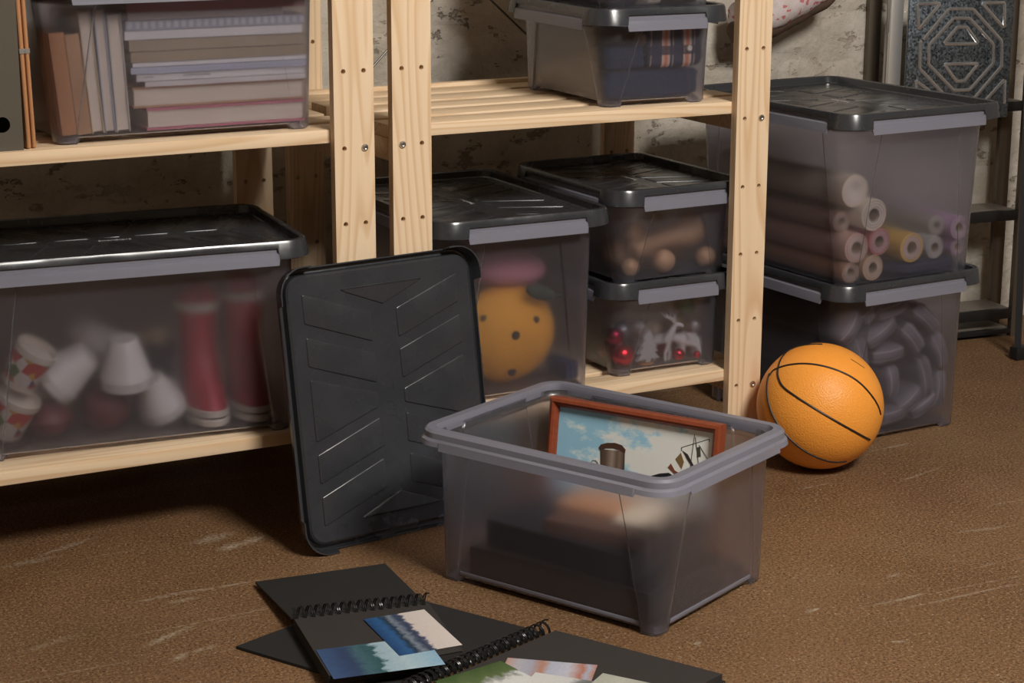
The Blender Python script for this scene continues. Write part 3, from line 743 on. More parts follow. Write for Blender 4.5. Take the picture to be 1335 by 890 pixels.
# ------------------------------------------------------------------ wooden toys (upper small box)
M['beech'] = mat('beech_wood', (.62, .36, .185), .5); NT(M['beech']).base(NT(M['beech']).mix(NT(M['beech']).noise(NT(M['beech']).coord(scale=(30, 30, 200)), 1, 3), (.55, .30, .145), (.70, .43, .24)))
a_, b_ = at(B4, 822, 327, .070), at(B4, 912, 293, .070)
ax = (b_-a_); L = ax.length; ax.normalize()
t = thing('wooden_club', 'pale wooden club with a fat oval head lying on wooden balls', 'wooden toy'); yy = Vector((0, 1, 0)); yy = (yy-ax*yy.dot(ax)).normalized()
t.matrix_world = basis(a_, ax.cross(yy)*-1, yy, ax)
bm = bmesh.new(); lathe(bm, [(.004, 0), (.016, .004), (.018, .02), (.017, L*.4), (.022, L*.58), (.031, L*.74), (.034, L*.84), (.030, L*.94), (.018, L*.99), (.004, L)], 28); obj('club_body', bm, M['beech'], t)
CP = [(.004, 0), (.018, .02), (.017, L*.2), (.017, L*.4), (.022, L*.58), (.031, L*.74), (.034, L*.84), (.030, L*.94)]
def club_r(z):
    for (r0, z0), (r1, z1) in zip(CP, CP[1:]):
        if z0 <= z <= z1: return r0+(r1-r0)*(z-z0)/(z1-z0)
    return .018
FX = [(to_loc(B4, a_+ax*(L*k/40)), club_r(L*k/40)+.0006) for k in range(1, 40)]
WB = [(865, 342, 15, .026, 'wooden ball with a carved groove under the club'), (920, 335, 13.5, .026, 'wooden ball under the head of the club'), (827, 294, 14, .0715, 'wooden ball above the handle of the club'), (822, 352, 11, .030, 'wooden ball under the handle of the club'), (850, 288, 14, .132, 'wooden ball far back behind the club'),
      (806, 335, 19, .120, 'large wooden ball behind the handle end of the club'), (850, 335, 22, .130, 'large wooden ball behind the middle of the club'), (892, 335, 20, .130, 'large wooden ball behind the head of the club')]
it_ = []
for (u, v, r, d, lab) in WB:
    p = at(B4, u, v, d); it_.append((to_loc(B4, p), r*(p-CAM).dot(fwd)/F))
RP = settle(B4, it_, FX)
for (u, v, r, d, lab), q, (_, R_) in zip(WB, RP, it_):
    t = thing('wooden_ball', lab, 'ball', inbox(B4, *q), (.3, .4, 0), 'wooden balls in the toy box')
    bm = bmesh.new(); ball(bm, (0, 0, 0), R_, 24); obj('ball_body', bm, M['beech'], t)
    bm = bmesh.new(); tube(bm, [(R_*math.cos(x)*.996, R_*math.sin(x)*.996, 0) for x in [2*PI*i/32 for i in range(32)]], .0006, 6, True); obj('groove_line', bm, plain('stained_groove', (.40, .21, .095), .7), t)  # raised darker line paints the shade of a carved groove

# ------------------------------------------------------------------ Christmas ornaments (lower small box)
zb5 = SHL+.0125
M['white_fig'] = mat('white_glazed_figure', (.74, .71, .66), .4)
def skin_fig(name, V, E_, R_, m, parent, sub=1):
    me = bpy.data.meshes.new(name); me.from_pydata(V, E_, []); me.update(); o = link(name, me, m, parent)
    sk = o.modifiers.new('skin', 'SKIN'); sk.use_smooth_shade = True
    for i, r in enumerate(R_): o.data.skin_vertices[0].data[i].radius = (r, r)
    o.data.skin_vertices[0].data[0].use_root = True
    s = o.modifiers.new('sub', 'SUBSURF'); s.levels = sub; s.render_levels = sub
    return o
FX5 = []
def animal(u, vfoot, d, S, label, name, moose, flip, z=zb5):
    p = clampx(B5, at(B5, u, vfoot, d), .036); t = thing(name, label, 'figurine', (p.x, p.y, z), (0, 0, B5.rotation_euler.z+flip))
    if moose:
        V = [(0, 0, .62), (.20, 0, .66), (-.20, 0, .60), (.30, 0, .84), (.36, 0, 1.02), (.50, 0, 1.04), (.60, 0, .98),
             (.20, .07, .40), (.22, .07, .20), (.20, .07, .0), (.18, -.07, .40), (.12, -.07, .22), (.14, -.07, .0),
             (-.20, .07, .38), (-.26, .07, .20), (-.22, .07, 0), (-.18, -.07, .38), (-.22, -.07, .2), (-.16, -.07, 0), (-.30, 0, .62)]
        E_ = [(0, 1), (0, 2), (1, 3), (3, 4), (4, 5), (5, 6), (1, 7), (7, 8), (8, 9), (1, 10), (10, 11), (11, 12), (2, 13), (13, 14), (14, 15), (2, 16), (16, 17), (17, 18), (2, 19)]
        R_ = [.13, .14, .13, .09, .08, .06, .05, .055, .04, .045, .055, .04, .045, .06, .04, .045, .06, .04, .045, .03]
    else:
        V = [(0, 0, .62), (.28, 0, .64), (-.30, 0, .62), (.48, 0, .72), (.62, 0, .70), (.78, 0, .64),
             (.30, .11, .34), (.32, .11, .0), (.26, -.11, .34), (.22, -.11, 0), (-.30, .11, .32), (-.34, .11, 0), (-.28, -.11, .32), (-.22, -.11, 0), (-.42, 0, .60), (.56, .08, .84), (.56, -.08, .84)]
        E_ = [(0, 1), (0, 2), (1, 3), (3, 4), (4, 5), (1, 6), (6, 7), (1, 8), (8, 9), (2, 10), (10, 11), (2, 12), (12, 13), (2, 14), (4, 15), (4, 16)]
        R_ = [.22, .20, .22, .14, .12, .06, .10, .085, .10, .085, .12, .09, .12, .09, .05, .03, .03]
    skin_fig('body', [tuple(c*S for c in v) for v in V], E_, [r*S for r in R_], M['white_fig'], t)
    Rz = Matrix.Rotation(B5.rotation_euler.z+flip, 4, 'Z'); W_ = lambda v: to_loc(B5, Vector((p.x, p.y, z))+Rz @ (Vector(v)*S))
    for a0, b0_ in E_:
        for k in range(4): f_ = k/3; FX5.append((W_(Vector(V[a0]).lerp(Vector(V[b0_]), f_)), (R_[a0]*(1-f_)+R_[b0_]*f_)*S*1.3))
    if moose:
        for s_ in (1, -1):
            FX5.append((W_((.26, s_*.2, 1.26)), .10*S))
            bm = bmesh.new()
            tube(bm, [Vector((.36, s_*.05, 1.08))*S, Vector((.30, s_*.16, 1.22))*S, Vector((.16, s_*.30, 1.30))*S], [.035*S, .05*S, .03*S], 8)
            for k in range(4):
                b0 = Vector((.32-.05*k, s_*(.12+.05*k), 1.18+.03*k))*S; tube(bm, [b0, b0+Vector((.06-.07*k, s_*.05, .16))*S], [.03*S, .012*S], 6)
            obj('antler', bm, M['white_fig'], t)
    return t
animal(861, 488, .0250, .072, 'white reindeer figurine with antlers in the ornament box', 'reindeer_figurine', True, -.75)
animal(906, 482, .0265, .058, 'white bear figurine on four legs in the ornament box', 'bear_figurine', False, PI-.1)
p = at(B5, 840, 487, .0205); rp = Vector((p.x, p.y, zb5))
t = thing('copper_ring', 'copper coloured ring ornament lying on the box floor', 'ornament', rp); bm = bmesh.new(); lathe(bm, [(.013, 0), (.0165, .001), (.0165, .005), (.011, .006), (.011, .001)], 24); obj('ring_body', bm, plain('copper', (.7, .38, .2), .3, metal=1.), t)
FX5 += [(to_loc(B5, rp+Vector((.0145*math.cos(k), .0145*math.sin(k), .003))), .0032) for k in [2*PI*j/16 for j in range(16)]]
t = thing('paper_tree', 'grey white serrated tree ornament beside the reindeer', 'ornament', rp+Vector((0, -.008, .0062)), (0, 0, .12))
bm = bmesh.new(); prism(bm, [(-.006, 0), (.006, 0), (.006, .006), (.028, .004), (.016, .018), (.024, .018), (.012, .032), (.019, .032), (.008, .046), (.013, .047), (0, .066), (-.013, .047), (-.008, .046), (-.019, .032), (-.012, .032), (-.024, .018), (-.016, .018), (-.028, .004), (-.006, .006)], -.004, .004, Matrix.Rotation(PI/2, 4, 'X')); obj('tree_cutout', bm, plain('grey_white', (.5, .48, .45), .6), t, None)
FX5 += [(to_loc(B5, rp+Vector((x, -.008, .0062+z))), .006) for x, z in ((0, .06), (0, .045), (-.01, .034), (.01, .034), (0, .03), (-.018, .018), (.018, .018), (0, .015), (-.024, .006), (.024, .006))]
BB = [(823, 468, 15, .024, (.75, .02, .03), 'shiny red bauble in the corner of the box', .9, .18), (930, 434, 14, .058, (.70, .02, .03), 'shiny red bauble beside the bear figurine', .9, .18),
      (889, 426, 16, .060, (.01, .22, .14), 'green bauble behind the reindeer antlers', .9, .18), (911, 426, 9.5, .058, (.75, .75, .76), 'silver bauble above the bear figurine', .9, .18),
      (832, 431, 12, .058, (.75, .73, .72), 'silver bauble at the corner above the red one', .9, .18), (854, 430, 11, .060, (.70, .62, .42), 'pale gold pearl bauble beside the reindeer', .3, .3),
      (886, 465, 8, .014, (.62, .02, .04), 'dark red bauble between reindeer and bear', .9, .18), (806, 428, 12, .060, (.6, .6, .62), 'silver bauble at the left end of the box', .9, .18),
      (800, 460, 12, .040, (.45, .02, .06), 'dark crimson bauble at the left end of the box', .9, .18), (868, 405, 13, .15, (.45, .42, .40), 'dull pewter bauble at the back of the box', .6, .4),
      (908, 485, 5, .0074, (.75, .02, .04), 'tiny red bauble under the bear figurine', .9, .18),
      (825, 470, 20, .085, (.30, .02, .03), 'large dark red bauble at the back under the silver ones', .7, .3), (856, 468, 20, .095, (.34, .30, .26), 'large pewter bauble at the back under the pearl one', .6, .35),
      (893, 468, 20, .088, (.30, .02, .03), 'large dark red bauble at the back under the green one', .7, .3), (935, 468, 20, .080, (.32, .26, .16), 'large old gold bauble at the back by the end wall', .6, .35)]
it_ = []
for (u, v, r, d, *_r) in BB:
    p = at(B5, u, v, d); it_.append((to_loc(B5, p), r*(p-CAM).dot(fwd)/F))
it_[-4:] = [(Vector((x, -.094, .037)), .0243) for x in (-.078, -.026, .026, .078)]      # the large ones fill the floor behind the figurines
for (u, v, _, d, col, lab, metal, rough), q, (_p, r) in zip(BB, settle(B5, it_, FX5), it_):
    t = thing('bauble', lab, 'bauble', inbox(B5, *q), (-.25, -.2, 0), 'baubles in the ornament box')
    bm = bmesh.new(); ball(bm, (0, 0, 0), r, 24); obj('bauble_ball', bm, plain('bauble_%d_%d_%d' % tuple(int(c*99) for c in col), col, rough, metal=metal), t)
    bm = bmesh.new(); lathe(bm, [(r*.22, r*.95), (r*.22, r*1.06), (r*.1, r*1.09)], 12); tube(bm, [(r*.10*math.cos(x), 0, r*1.14+r*.10*math.sin(x)) for x in [2*PI*i/10 for i in range(10)]], r*.03, 5, True); obj('hanger_cap', bm, M['steel'], t)
    if 'silver bauble above' in lab: fq = q.copy()
    if lab.startswith('green'): gz = q.z+r; gy = q.y
fq.x = lim_x(B5, fq.z, .047); fq.z = gz+.0082; fq.y = gy
t = thing('feather_ornament', 'pale feather ornament above the silver bauble', 'ornament', inbox(B5, *fq), (0, .05, B5.rotation_euler.z)); bm = bmesh.new(); ball(bm, (0, 0, 0), 1, 16, (.034, .008, .008)); tube(bm, [(-.03, 0, 0), (.045, 0, .002)], .0012, 5); obj('feather_vane', bm, plain('ivory', (.66, .60, .48), .7), t)

# ------------------------------------------------------------------ clothes (upper shelf box)
def plaid_mat():
    m = mat('plaid_flannel', (.1, .1, .15), .9, spec=.1); t = NT(m)
    co = t.n('ShaderNodeTexCoord').outputs['Object']; s = t.n('ShaderNodeSeparateXYZ', {0: co})
    fx = t.math('FRACT', t.math('MULTIPLY', s.outputs[0], 22.)); fz = t.math('FRACT', t.math('ADD', t.math('MULTIPLY', s.outputs[2], 20.), .1))
    A = [(0, (.030, .033, .055)), (.30, (.66, .50, .38)), (.42, (.74, .20, .08)), (.56, (.66, .50, .38)), (.68, (.035, .04, .065)), (.80, (.45, .36, .30)), (.84, (.03, .035, .06))]
    cx = t.ramp(fx, A, 'CONSTANT'); kz = t.ramp(fz, [(0, (0, 0, 0)), (.58, (1, 1, 1)), (.92, (0, 0, 0))], 'CONSTANT')
    c = t.mix(t.math('MULTIPLY', kz, .85), cx, (.028, .032, .055)); t.base(c); t.bump(t.noise(t.coord(), 500, 2), .3, .001); return m
M['plaid'] = plaid_mat()
def denim(name, c):
    m = mat(name, c, .9, spec=.1); t = NT(m); t.base(t.mix(t.noise(t.coord(scale=(1, 1, 3)), 26, 5, .7), tuple(x*.55 for x in c), tuple(x*1.5 for x in c))); t.bump(t.noise(t.coord(), 70, 4), .5, .004); return m
M['denim'] = denim('blue_denim', (.030, .041, .072)); M['grey_knit'] = denim('warm_grey_knit', (.13, .10, .085))
def folded(name, o, x0, x1, y0, y1, z0, z1, m, label, seed, part='folded_cloth', amp=.004):
    c = inbox(o, (x0+x1)/2, (y0+y1)/2, z0); t = thing(name, label, 'clothing', c, (0, 0, o.rotation_euler.z))
    hx, hy, hz = (x1-x0)/2, (y1-y0)/2, z1-z0
    bm = bmesh.new(); box(bm, (-hx, -hy, 0), (hx, hy, hz)); bmesh.ops.subdivide_edges(bm, edges=bm.edges[:], cuts=9, use_grid_fill=True)
    for v in bm.verts:
        n = v.co.copy(); e = [abs(n.x)/hx, abs(n.y)/hy, abs(n.z-hz/2)/(hz/2)]
        k = sum(q**8 for q in e)**(1/8); c0 = Vector((0, 0, hz/2)); v.co = c0+(n-c0)/max(1, k)
        w = noise.noise(Vector((v.co.x*22+seed, v.co.y*12, v.co.z*55)))*amp; dirn = (v.co-c0).normalized(); v.co += Vector((dirn.x, dirn.y, dirn.z*.5))*w
        if v.co.z < .0005: v.co.z = .0005
    bmesh.ops.recalc_face_normals(bm, faces=bm.faces); obj(part, bm, m, t, 60); return t
zf = SHU-SHU+.0125
folded('folded_jeans', B6, -.099, .099, -.147, -.095, zf, zf+.052, M['denim'], 'folded blue jeans at the bottom of the clothes box', 3)
folded('folded_jeans', B6, -.104, -.02, -.152, -.095, zf+.055, zf+.098, M['denim'], 'folded blue jeans beside the plaid shirt', 8)
ps = folded('folded_shirt', B6, -.016, .104, -.157, -.096, zf+.054, zf+.138, M['plaid'], 'folded plaid flannel shirt with an orange stripe in the clothes box', 5, amp=.003)
bm = bmesh.new(); lathe(bm, [(.0055, 0), (.0055, .0015), (.004, .0022), (.0025, .0012)], 14, Matrix.Translation((.026, -.0325, .035)) @ Matrix.Rotation(PI/2, 4, 'X')); obj('snap_button', bm, plain('pearl_button', (.62, .56, .46), .3), ps)
folded('folded_sweater', B6, -.103, .102, -.090, .146, zf, zf+.135, M['grey_knit'], 'warm grey folded sweater at the back of the clothes box', 11)
folded('folded_scarf', B7, -.10, -.03, -.148, .12, zf, zf+.05, plain('plum_cloth', (.05, .025, .04), .9), 'plum coloured folded scarf in the topmost box', 2)
folded('folded_scarf', B7, -.02, .015, -.150, .12, zf, zf+.04, plain('cream_cloth', (.55, .46, .34), .9), 'cream folded scarf in the topmost box', 4, amp=.002)
folded('folded_scarf', B7, .025, .10, -.148, .12, zf, zf+.05, plain('brown_cloth', (.12, .05, .035), .9), 'brown folded scarf in the topmost box', 6)

# ------------------------------------------------------------------ wrapping paper rolls (upper right box)
R8 = frame_of(B8)
ROLLS = [(1112, 234, 21, (.72, .60, .44), .07, 'thick cream paper roll lying on top of the heap', True), (1128, 276, 20.5, (.74, .64, .48), .055, 'white paper roll with thick wall near the box corner', False),
         (1143, 307, 17.5, (.52, .15, .16), .055, 'pink red paper roll under the white one', False), (1113, 328, 19, (.64, .40, .30), .055, 'blush paper roll in the box corner', False),
         (1140, 346, 16.5, (.66, .44, .25), .055, 'tan paper roll at the bottom of the heap', False), (1083, 350, 13.5, (.50, .27, .15), .06, 'orange brown paper roll against the long side', False),
         (1189, 321, 19, (.76, .48, .10), .055, 'yellow paper roll in the middle of the row', False), (1220, 317, 14.5, (.46, .45, .40), .06, 'pale grey paper roll beside the yellow one', False),
         (1224, 283, 12.5, (.44, .41, .33), .075, 'olive grey thin paper roll above the pale grey one', False), (1256, 285, 15, (.52, .33, .45), .055, 'lilac loosely wound paper roll by the end wall', False),
         (1249, 314, 11, (.46, .28, .40), .06, 'small mauve paper roll under the lilac one', False), (1098, 296, 13, (.52, .34, .24), .09, 'beige paper roll half hidden behind the white one', False)]
SLAB = .026
x0_ = to_loc(B8, at(B8, 1165, 350, .02)).x; x1_ = lim_x(B8, .02, .006)
it_ = []
for (u, v, r, c, d, lab, solid) in ROLLS:
    p = at(B8, u, v, d-.05); it_.append((to_loc(B8, p), r*1.03*(p-CAM).dot(fwd)/F))
RP = settle(B8, it_, two_d=True, slab=(x0_, SLAB))
for (u, v, r, c, d, lab, solid), q_, (_p, rr_) in zip(ROLLS, RP, it_):
    p = inbox(B8, *q_); r = rr_
    t = thing('paper_roll', lab, 'paper roll', p, (0, 0, B8.rotation_euler.z), 'rolls of wrapping paper in the box'); L = .40
    Rm = Matrix.Rotation(-PI/2, 4, 'X'); h = r*.42
    bm = bmesh.new(); lathe(bm, [(r*.80, 0), (r, .001), (r, L-.001), (r*.8, L)], 28, Rm, False); obj('outer_sheet', bm, plain('sheet_%d_%d_%d' % tuple(int(x*255) for x in c), c, .6), t)
    bm = bmesh.new(); lathe(bm, [(h, .02), (h, .0005), (r*.6, -.0005), (r*.80, .0006)] if not solid else [(.0005, .004), (h, .002), (r*.6, -.0005), (r*.8, .0006)], 28, Rm, False); obj('layered_end', bm, plain('end_%d' % int(sum(c)*200), tuple(min(.8, x*.7+.2) for x in c), .8), t)
    if not solid:
        bm = bmesh.new(); lathe(bm, [(h*1.001, .0008), (h*.9, .10)], 24, Rm, False); lathe(bm, [(.0005, .10), (h*.9, .10)], 24, Rm, False); obj('core_tube', bm, plain('core_card', (.40, .29, .19), .9), t)
        # spiral sheet edge, its darker tone painting the shade between layers
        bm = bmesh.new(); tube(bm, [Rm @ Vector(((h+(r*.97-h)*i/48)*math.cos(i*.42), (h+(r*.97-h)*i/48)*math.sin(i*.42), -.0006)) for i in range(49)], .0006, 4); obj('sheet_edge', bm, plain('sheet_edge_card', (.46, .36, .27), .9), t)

folded('folded_blanket', B8, x0_, x1_, -.215, .17, .0126, .0126+SLAB-.001, plain('navy_cloth', (.03, .035, .07), .9), 'folded navy blanket under the paper rolls', 9, amp=.0015)

# ------------------------------------------------------------------ rolled padded mat (lower right box)
def mat_mat():
    m = mat('grey_padded_fabric', (.17, .155, .165), .6); t = NT(m)
    s = t.n('ShaderNodeSeparateXYZ', {0: t.coord()}); f = t.math('FRACT', t.math('MULTIPLY', s.outputs[2], 55.))
    t.base(t.mix(t.ramp(f, [(0, (0, 0, 0)), (.42, (0, 0, 0)), (.5, (1, 1, 1)), (.62, (0, 0, 0))]), (.19, .17, .18), (.46, .40, .40))); t.bump(t.noise(t.coord(), 60, 3), .3, .003); return m
M['padded'] = mat_mat()
SEG = [(1165, 402, -14, 50), (1207, 414, 40, 50), (1232, 455, 66, 46), (1231, 505, 95, 46), (1206, 541, -30, 50), (1163, 553, -8, 46), (1150, 434, -30, 50), (1190, 440, 48, 46), (1206, 492, 76, 54), (1186, 522, -34, 46), (1158, 462, -3, 50), (1163, 497, 84, 40), (1110, 428, -55, 42), (1135, 406, -40, 36), (1122, 462, 80, 44), (1120, 520, 70, 44), (1140, 545, 20, 44), (1095, 480, 88, 44)]
c0 = at(B9, 1170, 470, .016)
rm = thing('rolled_mat', 'grey padded mat of linked cushions rolled up in the floor box', 'padded mat', (c0.x, c0.y, .014), (0, 0, B9.rotation_euler.z))
for (u, v, ang, ln) in SEG:
    p = at(B9, u, v, .016); l = frame_of(B9).inverted() @ (p-Vector((c0.x, c0.y, .014))); kk = (p-CAM).dot(fwd)/F
    w, h = ln*kk*.52, 13.0*kk
    bm = bmesh.new(); box(bm, (-1, 0, -1), (1, 1, 1)); bmesh.ops.subdivide_edges(bm, edges=bm.edges[:], cuts=5, use_grid_fill=True)
    for q in bm.verts:
        x, y, z = q.co; bul = (1-x**8)*.45+.55; q.co = Vector((x*w, y*.30-.012*(1-x*x)*(1-z*z)*(y < .3), z*h*bul*(1-.12*abs(2*y-1)**3)))
    bmesh.ops.recalc_face_normals(bm, faces=bm.faces)
    s_ = obj('cushion_segment', bm, M['padded'], rm, 60); ca, sa = abs(math.cos(math.radians(ang))), abs(math.sin(math.radians(ang))); ex_, ez_ = w*ca+h*sa*.9, w*sa*.97+h*ca; lz = max(l.z, ez_-.0005); mx = lim_x(B9, lz-ez_, 0)-.003; off_ = to_loc(B9, c0).x; s_.location = (max(-mx+ex_, min(mx-ex_, l.x+off_))-off_, l.y, lz); s_.rotation_euler = (0, math.radians(ang), 0)

# ------------------------------------------------------------------ contents of the open box
def book(name, o, lx, ly, z, L, W, h, rz, cover, label, ry=0., rx=0., pages_col=(.55, .47, .36)):
    t = thing(name, label, 'album', inbox(o, lx, ly, z), (rx, ry, o.rotation_euler.z+rz), None)
    bm = bmesh.new(); box(bm, (-L/2, -W/2, 0), (L/2, W/2, .003)); box(bm, (-L/2, -W/2, h-.003), (L/2, W/2, h)); box(bm, (-L/2, -W/2, .003), (L/2, -W/2+.004, h-.003))
    obj('cover', bm, cover, t, None)
    obj('page_block', bbox((-L/2+.003, -W/2+.0045, .0032), (L/2-.003, W/2-.004, h-.0032), .0004, 1), plain('album_pages', pages_col, .9), t, None)
    return t
M['album_brown'] = mat('dark_brown_leatherette', (.030, .020, .017), .5); M['album_navy'] = mat('navy_black_leatherette', (.012, .013, .019), .5); M['album_rust'] = mat('rust_brown_cover', (.10, .048, .032), .6)
book('photo_album', BO, .012, -.037, .0125, .345, .215, .050, .0, M['album_brown'], 'dark brown album lying lowest in the open box', pages_col=(.045, .035, .03))
book('photo_album', BO, .005, -.030, .0630, .285, .20, .045, -.04, M['album_navy'], 'navy black album on the dark brown album')
book('photo_album', BO, .055, -.025, .1085, .19, .17, .022, .12, M['album_rust'], 'rust brown album on top of the navy one', pages_col=(.10, .075, .055))
q = inbox(BO, .015, -.005, .1335); t = thing('envelope', 'orange manila envelope tilted on top of the albums', 'envelope', q, (.0, .0, BO.rotation_euler.z+.1))
obj('envelope_paper', bbox((-.075, -.045, -.002), (.075, .045, .002), .001), plain('manila', (.50, .24, .11), .8), t)
q = inbox(BO, .110, -.03, .1397); t = thing('paper_pad', 'cream paper pad lying over the rust brown album', 'paper pad', q, (.0, .0, BO.rotation_euler.z+.15))
obj('pad_sheets', bbox((-.04, -.05, -.004), (.04, .05, .004), .001), plain('cream_paper', (.66, .56, .42), .9), t)
# framed picture
ft, fb = inbox(BO, 0, .120, .24), inbox(BO, 0, .086, .0135)
fy = (ft-fb).normalized(); fx = frame_of(BO) @ Vector((1, 0, 0)); fn = fx.cross(fy)       # fn points to the viewer side
TLp, TRp = onp(721, 515, fb, fn), onp(944, 553, fb, fn)
fx = (TRp-TLp).normalized(); fy = fn.cross(fx); FWd = (TRp-TLp).length; FHt = (TLp.z-.0145)/fy.z
pf = thing('picture_frame', 'reddish brown wooden frame with a ship funnel photo in the open box', 'picture frame')
pf.matrix_world = basis(TLp-fy*FHt, fx, fy, fn)
def wood_frame_mat():
    m = mat('mahogany_stain', (.22, .045, .018), .3); t = NT(m); t.base(t.mix(t.noise(t.coord(scale=(20, 20, 20)), 6, 4), (.16, .030, .012), (.30, .07, .028))); return m
M['mahogany'] = wood_frame_mat()
fwid = .0165
prof = [(0, -.008), (0, .008), (.003, .011), (.008, .0125), (.012, .010), (.0125, .0085), (fwid, .0045), (fwid, -.008)]   # (inward, out of the plane)
corn = [(0, 0), (FWd, 0), (FWd, FHt), (0, FHt)]; inw = [(1, 1), (-1, 1), (-1, -1), (1, -1)]
for i in range(4):
    j = (i+1) % 4; bm = bmesh.new(); Ls = []
    for (c, w) in ((corn[i], inw[i]), (corn[j], inw[j])): Ls.append([bm.verts.new((c[0]+w[0]*d, c[1]+w[1]*d, z)) for d, z in prof])
    loop_quads(bm, Ls[0], Ls[1]); bm.faces.new(Ls[0]); bm.faces.new(Ls[1][::-1]); bmesh.ops.recalc_face_normals(bm, faces=bm.faces); obj('frame_rail', bm, M['mahogany'], pf, 20)
def sky_print():
    m = mat('printed_cloudy_sky', (.4, .6, .7), .5, spec=.3); t = NT(m); co = t.coord()
    s = t.n('ShaderNodeSeparateXYZ', {0: co})
    n = t.noise(t.coord(scale=(1, 1.7, 1)), 17, 7, .62); g = t.math('ADD', t.math('MULTIPLY', s.outputs[0], 1.0/FWd), t.math('MULTIPLY', t.math('SUBTRACT', FHt, s.outputs[1]), 2.2))
    k = t.math('ADD', t.math('MULTIPLY', t.math('SUBTRACT', n, .5), 2.6), t.math('SUBTRACT', g, .12))
    c = t.ramp(k, [(.25, (.34, .62, .80)), (.42, (.55, .76, .84)), (.56, (.80, .84, .82)), (1., (.80, .82, .78))])
    t.base(c); return m
bm = bmesh.new(); box(bm, (fwid-.002, fwid-.002, -.006), (FWd-fwid+.002, FHt-fwid+.002, .0005)); pr = obj('picture_print', bm, sky_print(), pf, None)
def pp(u, v): # photo pixel on the picture -> picture coordinates
    d = pf.matrix_world.inverted() @ onp(u, v, TLp, fn); return (d.x, d.y)
def printed(name, pts, m, z=.0009):
    bm = bmesh.new(); P = [pp(*q) for q in pts]; prism(bm, P, .0004, z); obj(name, bm, m, pr, None)
def funnel_mat():
    m = mat('printed_funnel', (.2, .15, .12), .5); t = NT(m); s = t.n('ShaderNodeSeparateXYZ', {0: t.coord(loc=(-pp(783, 590)[0], 0, 0))})
    t.base(t.ramp(t.math('MULTIPLY', s.outputs[0], 1/(pp(815, 590)[0]-pp(783, 590)[0])), [(0, (.07, .045, .035)), (.25, (.13, .085, .06)), (.5, (.34, .27, .22)), (.68, (.15, .10, .075)), (.82, (.22, .16, .12)), (1, (.07, .045, .035))])); return m
printed('funnel_print', [(783, 585), (783, 618), (814, 622), (815, 588)], funnel_mat(), .0010)
printed('funnel_cap_print', [(781, 583), (784, 579), (792, 577), (802, 577), (811, 580), (816, 586), (815, 591), (809, 587), (800, 584), (790, 584), (783, 587)], plain('printed_dark_brown', (.075, .035, .022), .5), .0013)
printed('roof_print', [(842, 622), (860, 617), (872, 616), (880, 621), (870, 640), (842, 640)], plain('printed_black', (.012, .014, .022), .5), .0010)
for nm, P, c in (('flag_print', [(888, 590), (881, 598), (889, 611), (892, 602)], (.20, .13, .05)), ('flag_print', [(875, 604), (871, 609), (880, 618), (887, 617), (880, 613)], (.18, .06, .035)), ('flag_print', [(890, 587), (897, 592), (905, 607), (903, 609), (897, 600)], (.03, .028, .025)), ('lamp_print', [(909, 583), (913, 582), (914, 595), (909, 596)], (.06, .06, .045))):
    printed(nm, P, plain('printed_%s_%d' % (nm, int(c[0]*100)), c, .5), .0011)
printed('band_print', [(783, 612), (783, 640), (814, 645), (814, 615)], plain('printed_white', (.62, .60, .57), .5), .0012)
for a_, b_ in (((889, 583), (925, 572)), ((906, 566), (900, 612)), ((907, 570), (911, 605)), ((912, 580), (924, 600)), ((925, 572), (925, 576)), ((889, 583), (889, 588))):
    bm = bmesh.new(); A, B = pp(*a_), pp(*b_); tube(bm, [(A[0], A[1], .0009), (B[0], B[1], .0009)], .0005, 5); obj('mast_line_print', bm, plain('printed_black', (.01, .01, .01)), pr)
bm = bmesh.new(); tube(bm, [(*pp(u, v), .0009) for u, v in ((771, 603), (773, 600), (777, 600), (780, 604))], .0006, 5); obj('mast_line_print', bm, M['printed_black'], pr)

# ------------------------------------------------------------------ photo albums on the floor
M['black_card'] = mat('black_card', (.013, .0125, .012), .75); M['black_page'] = mat('dark_page_card', (.028, .023, .021), .85); M['wire'] = mat('black_wire', (.012, .012, .012), .3)
def quad_slab(bm, P, th):
    """slab on four world points (counter-clockwise from above), thickness downwards"""
    A = [bm.verts.new(p) for p in P]; B = [bm.verts.new(Vector(p)-Vector((0, 0, th))) for p in P]
    bm.faces.new(A); bm.faces.new(B[::-1])
    for k in range(4): bm.faces.new((A[k], B[k], B[(k+1) % 4], A[(k+1) % 4]))
    bmesh.ops.recalc_face_normals(bm, faces=bm.faces); return bm
def coil(parent, A, B, r, turns, rw=.0009):
    d = (B-A); L = d.length; d.normalize(); s = Vector((0, 0, 1)); q = d.cross(s)
    for ph in (0, .22):
        bm = bmesh.new(); N = turns*14
        tube(bm, [A+d*(L*(i/N)+ph*L/turns)+(s*math.cos(2*PI*i/14)+q*math.sin(2*PI*i/14))*r for i in range(N+1)], rw, 5); obj('wire_binding', bm, M['wire'], parent)
V3 = lambda p, z: Vector((p[0], p[1], z))
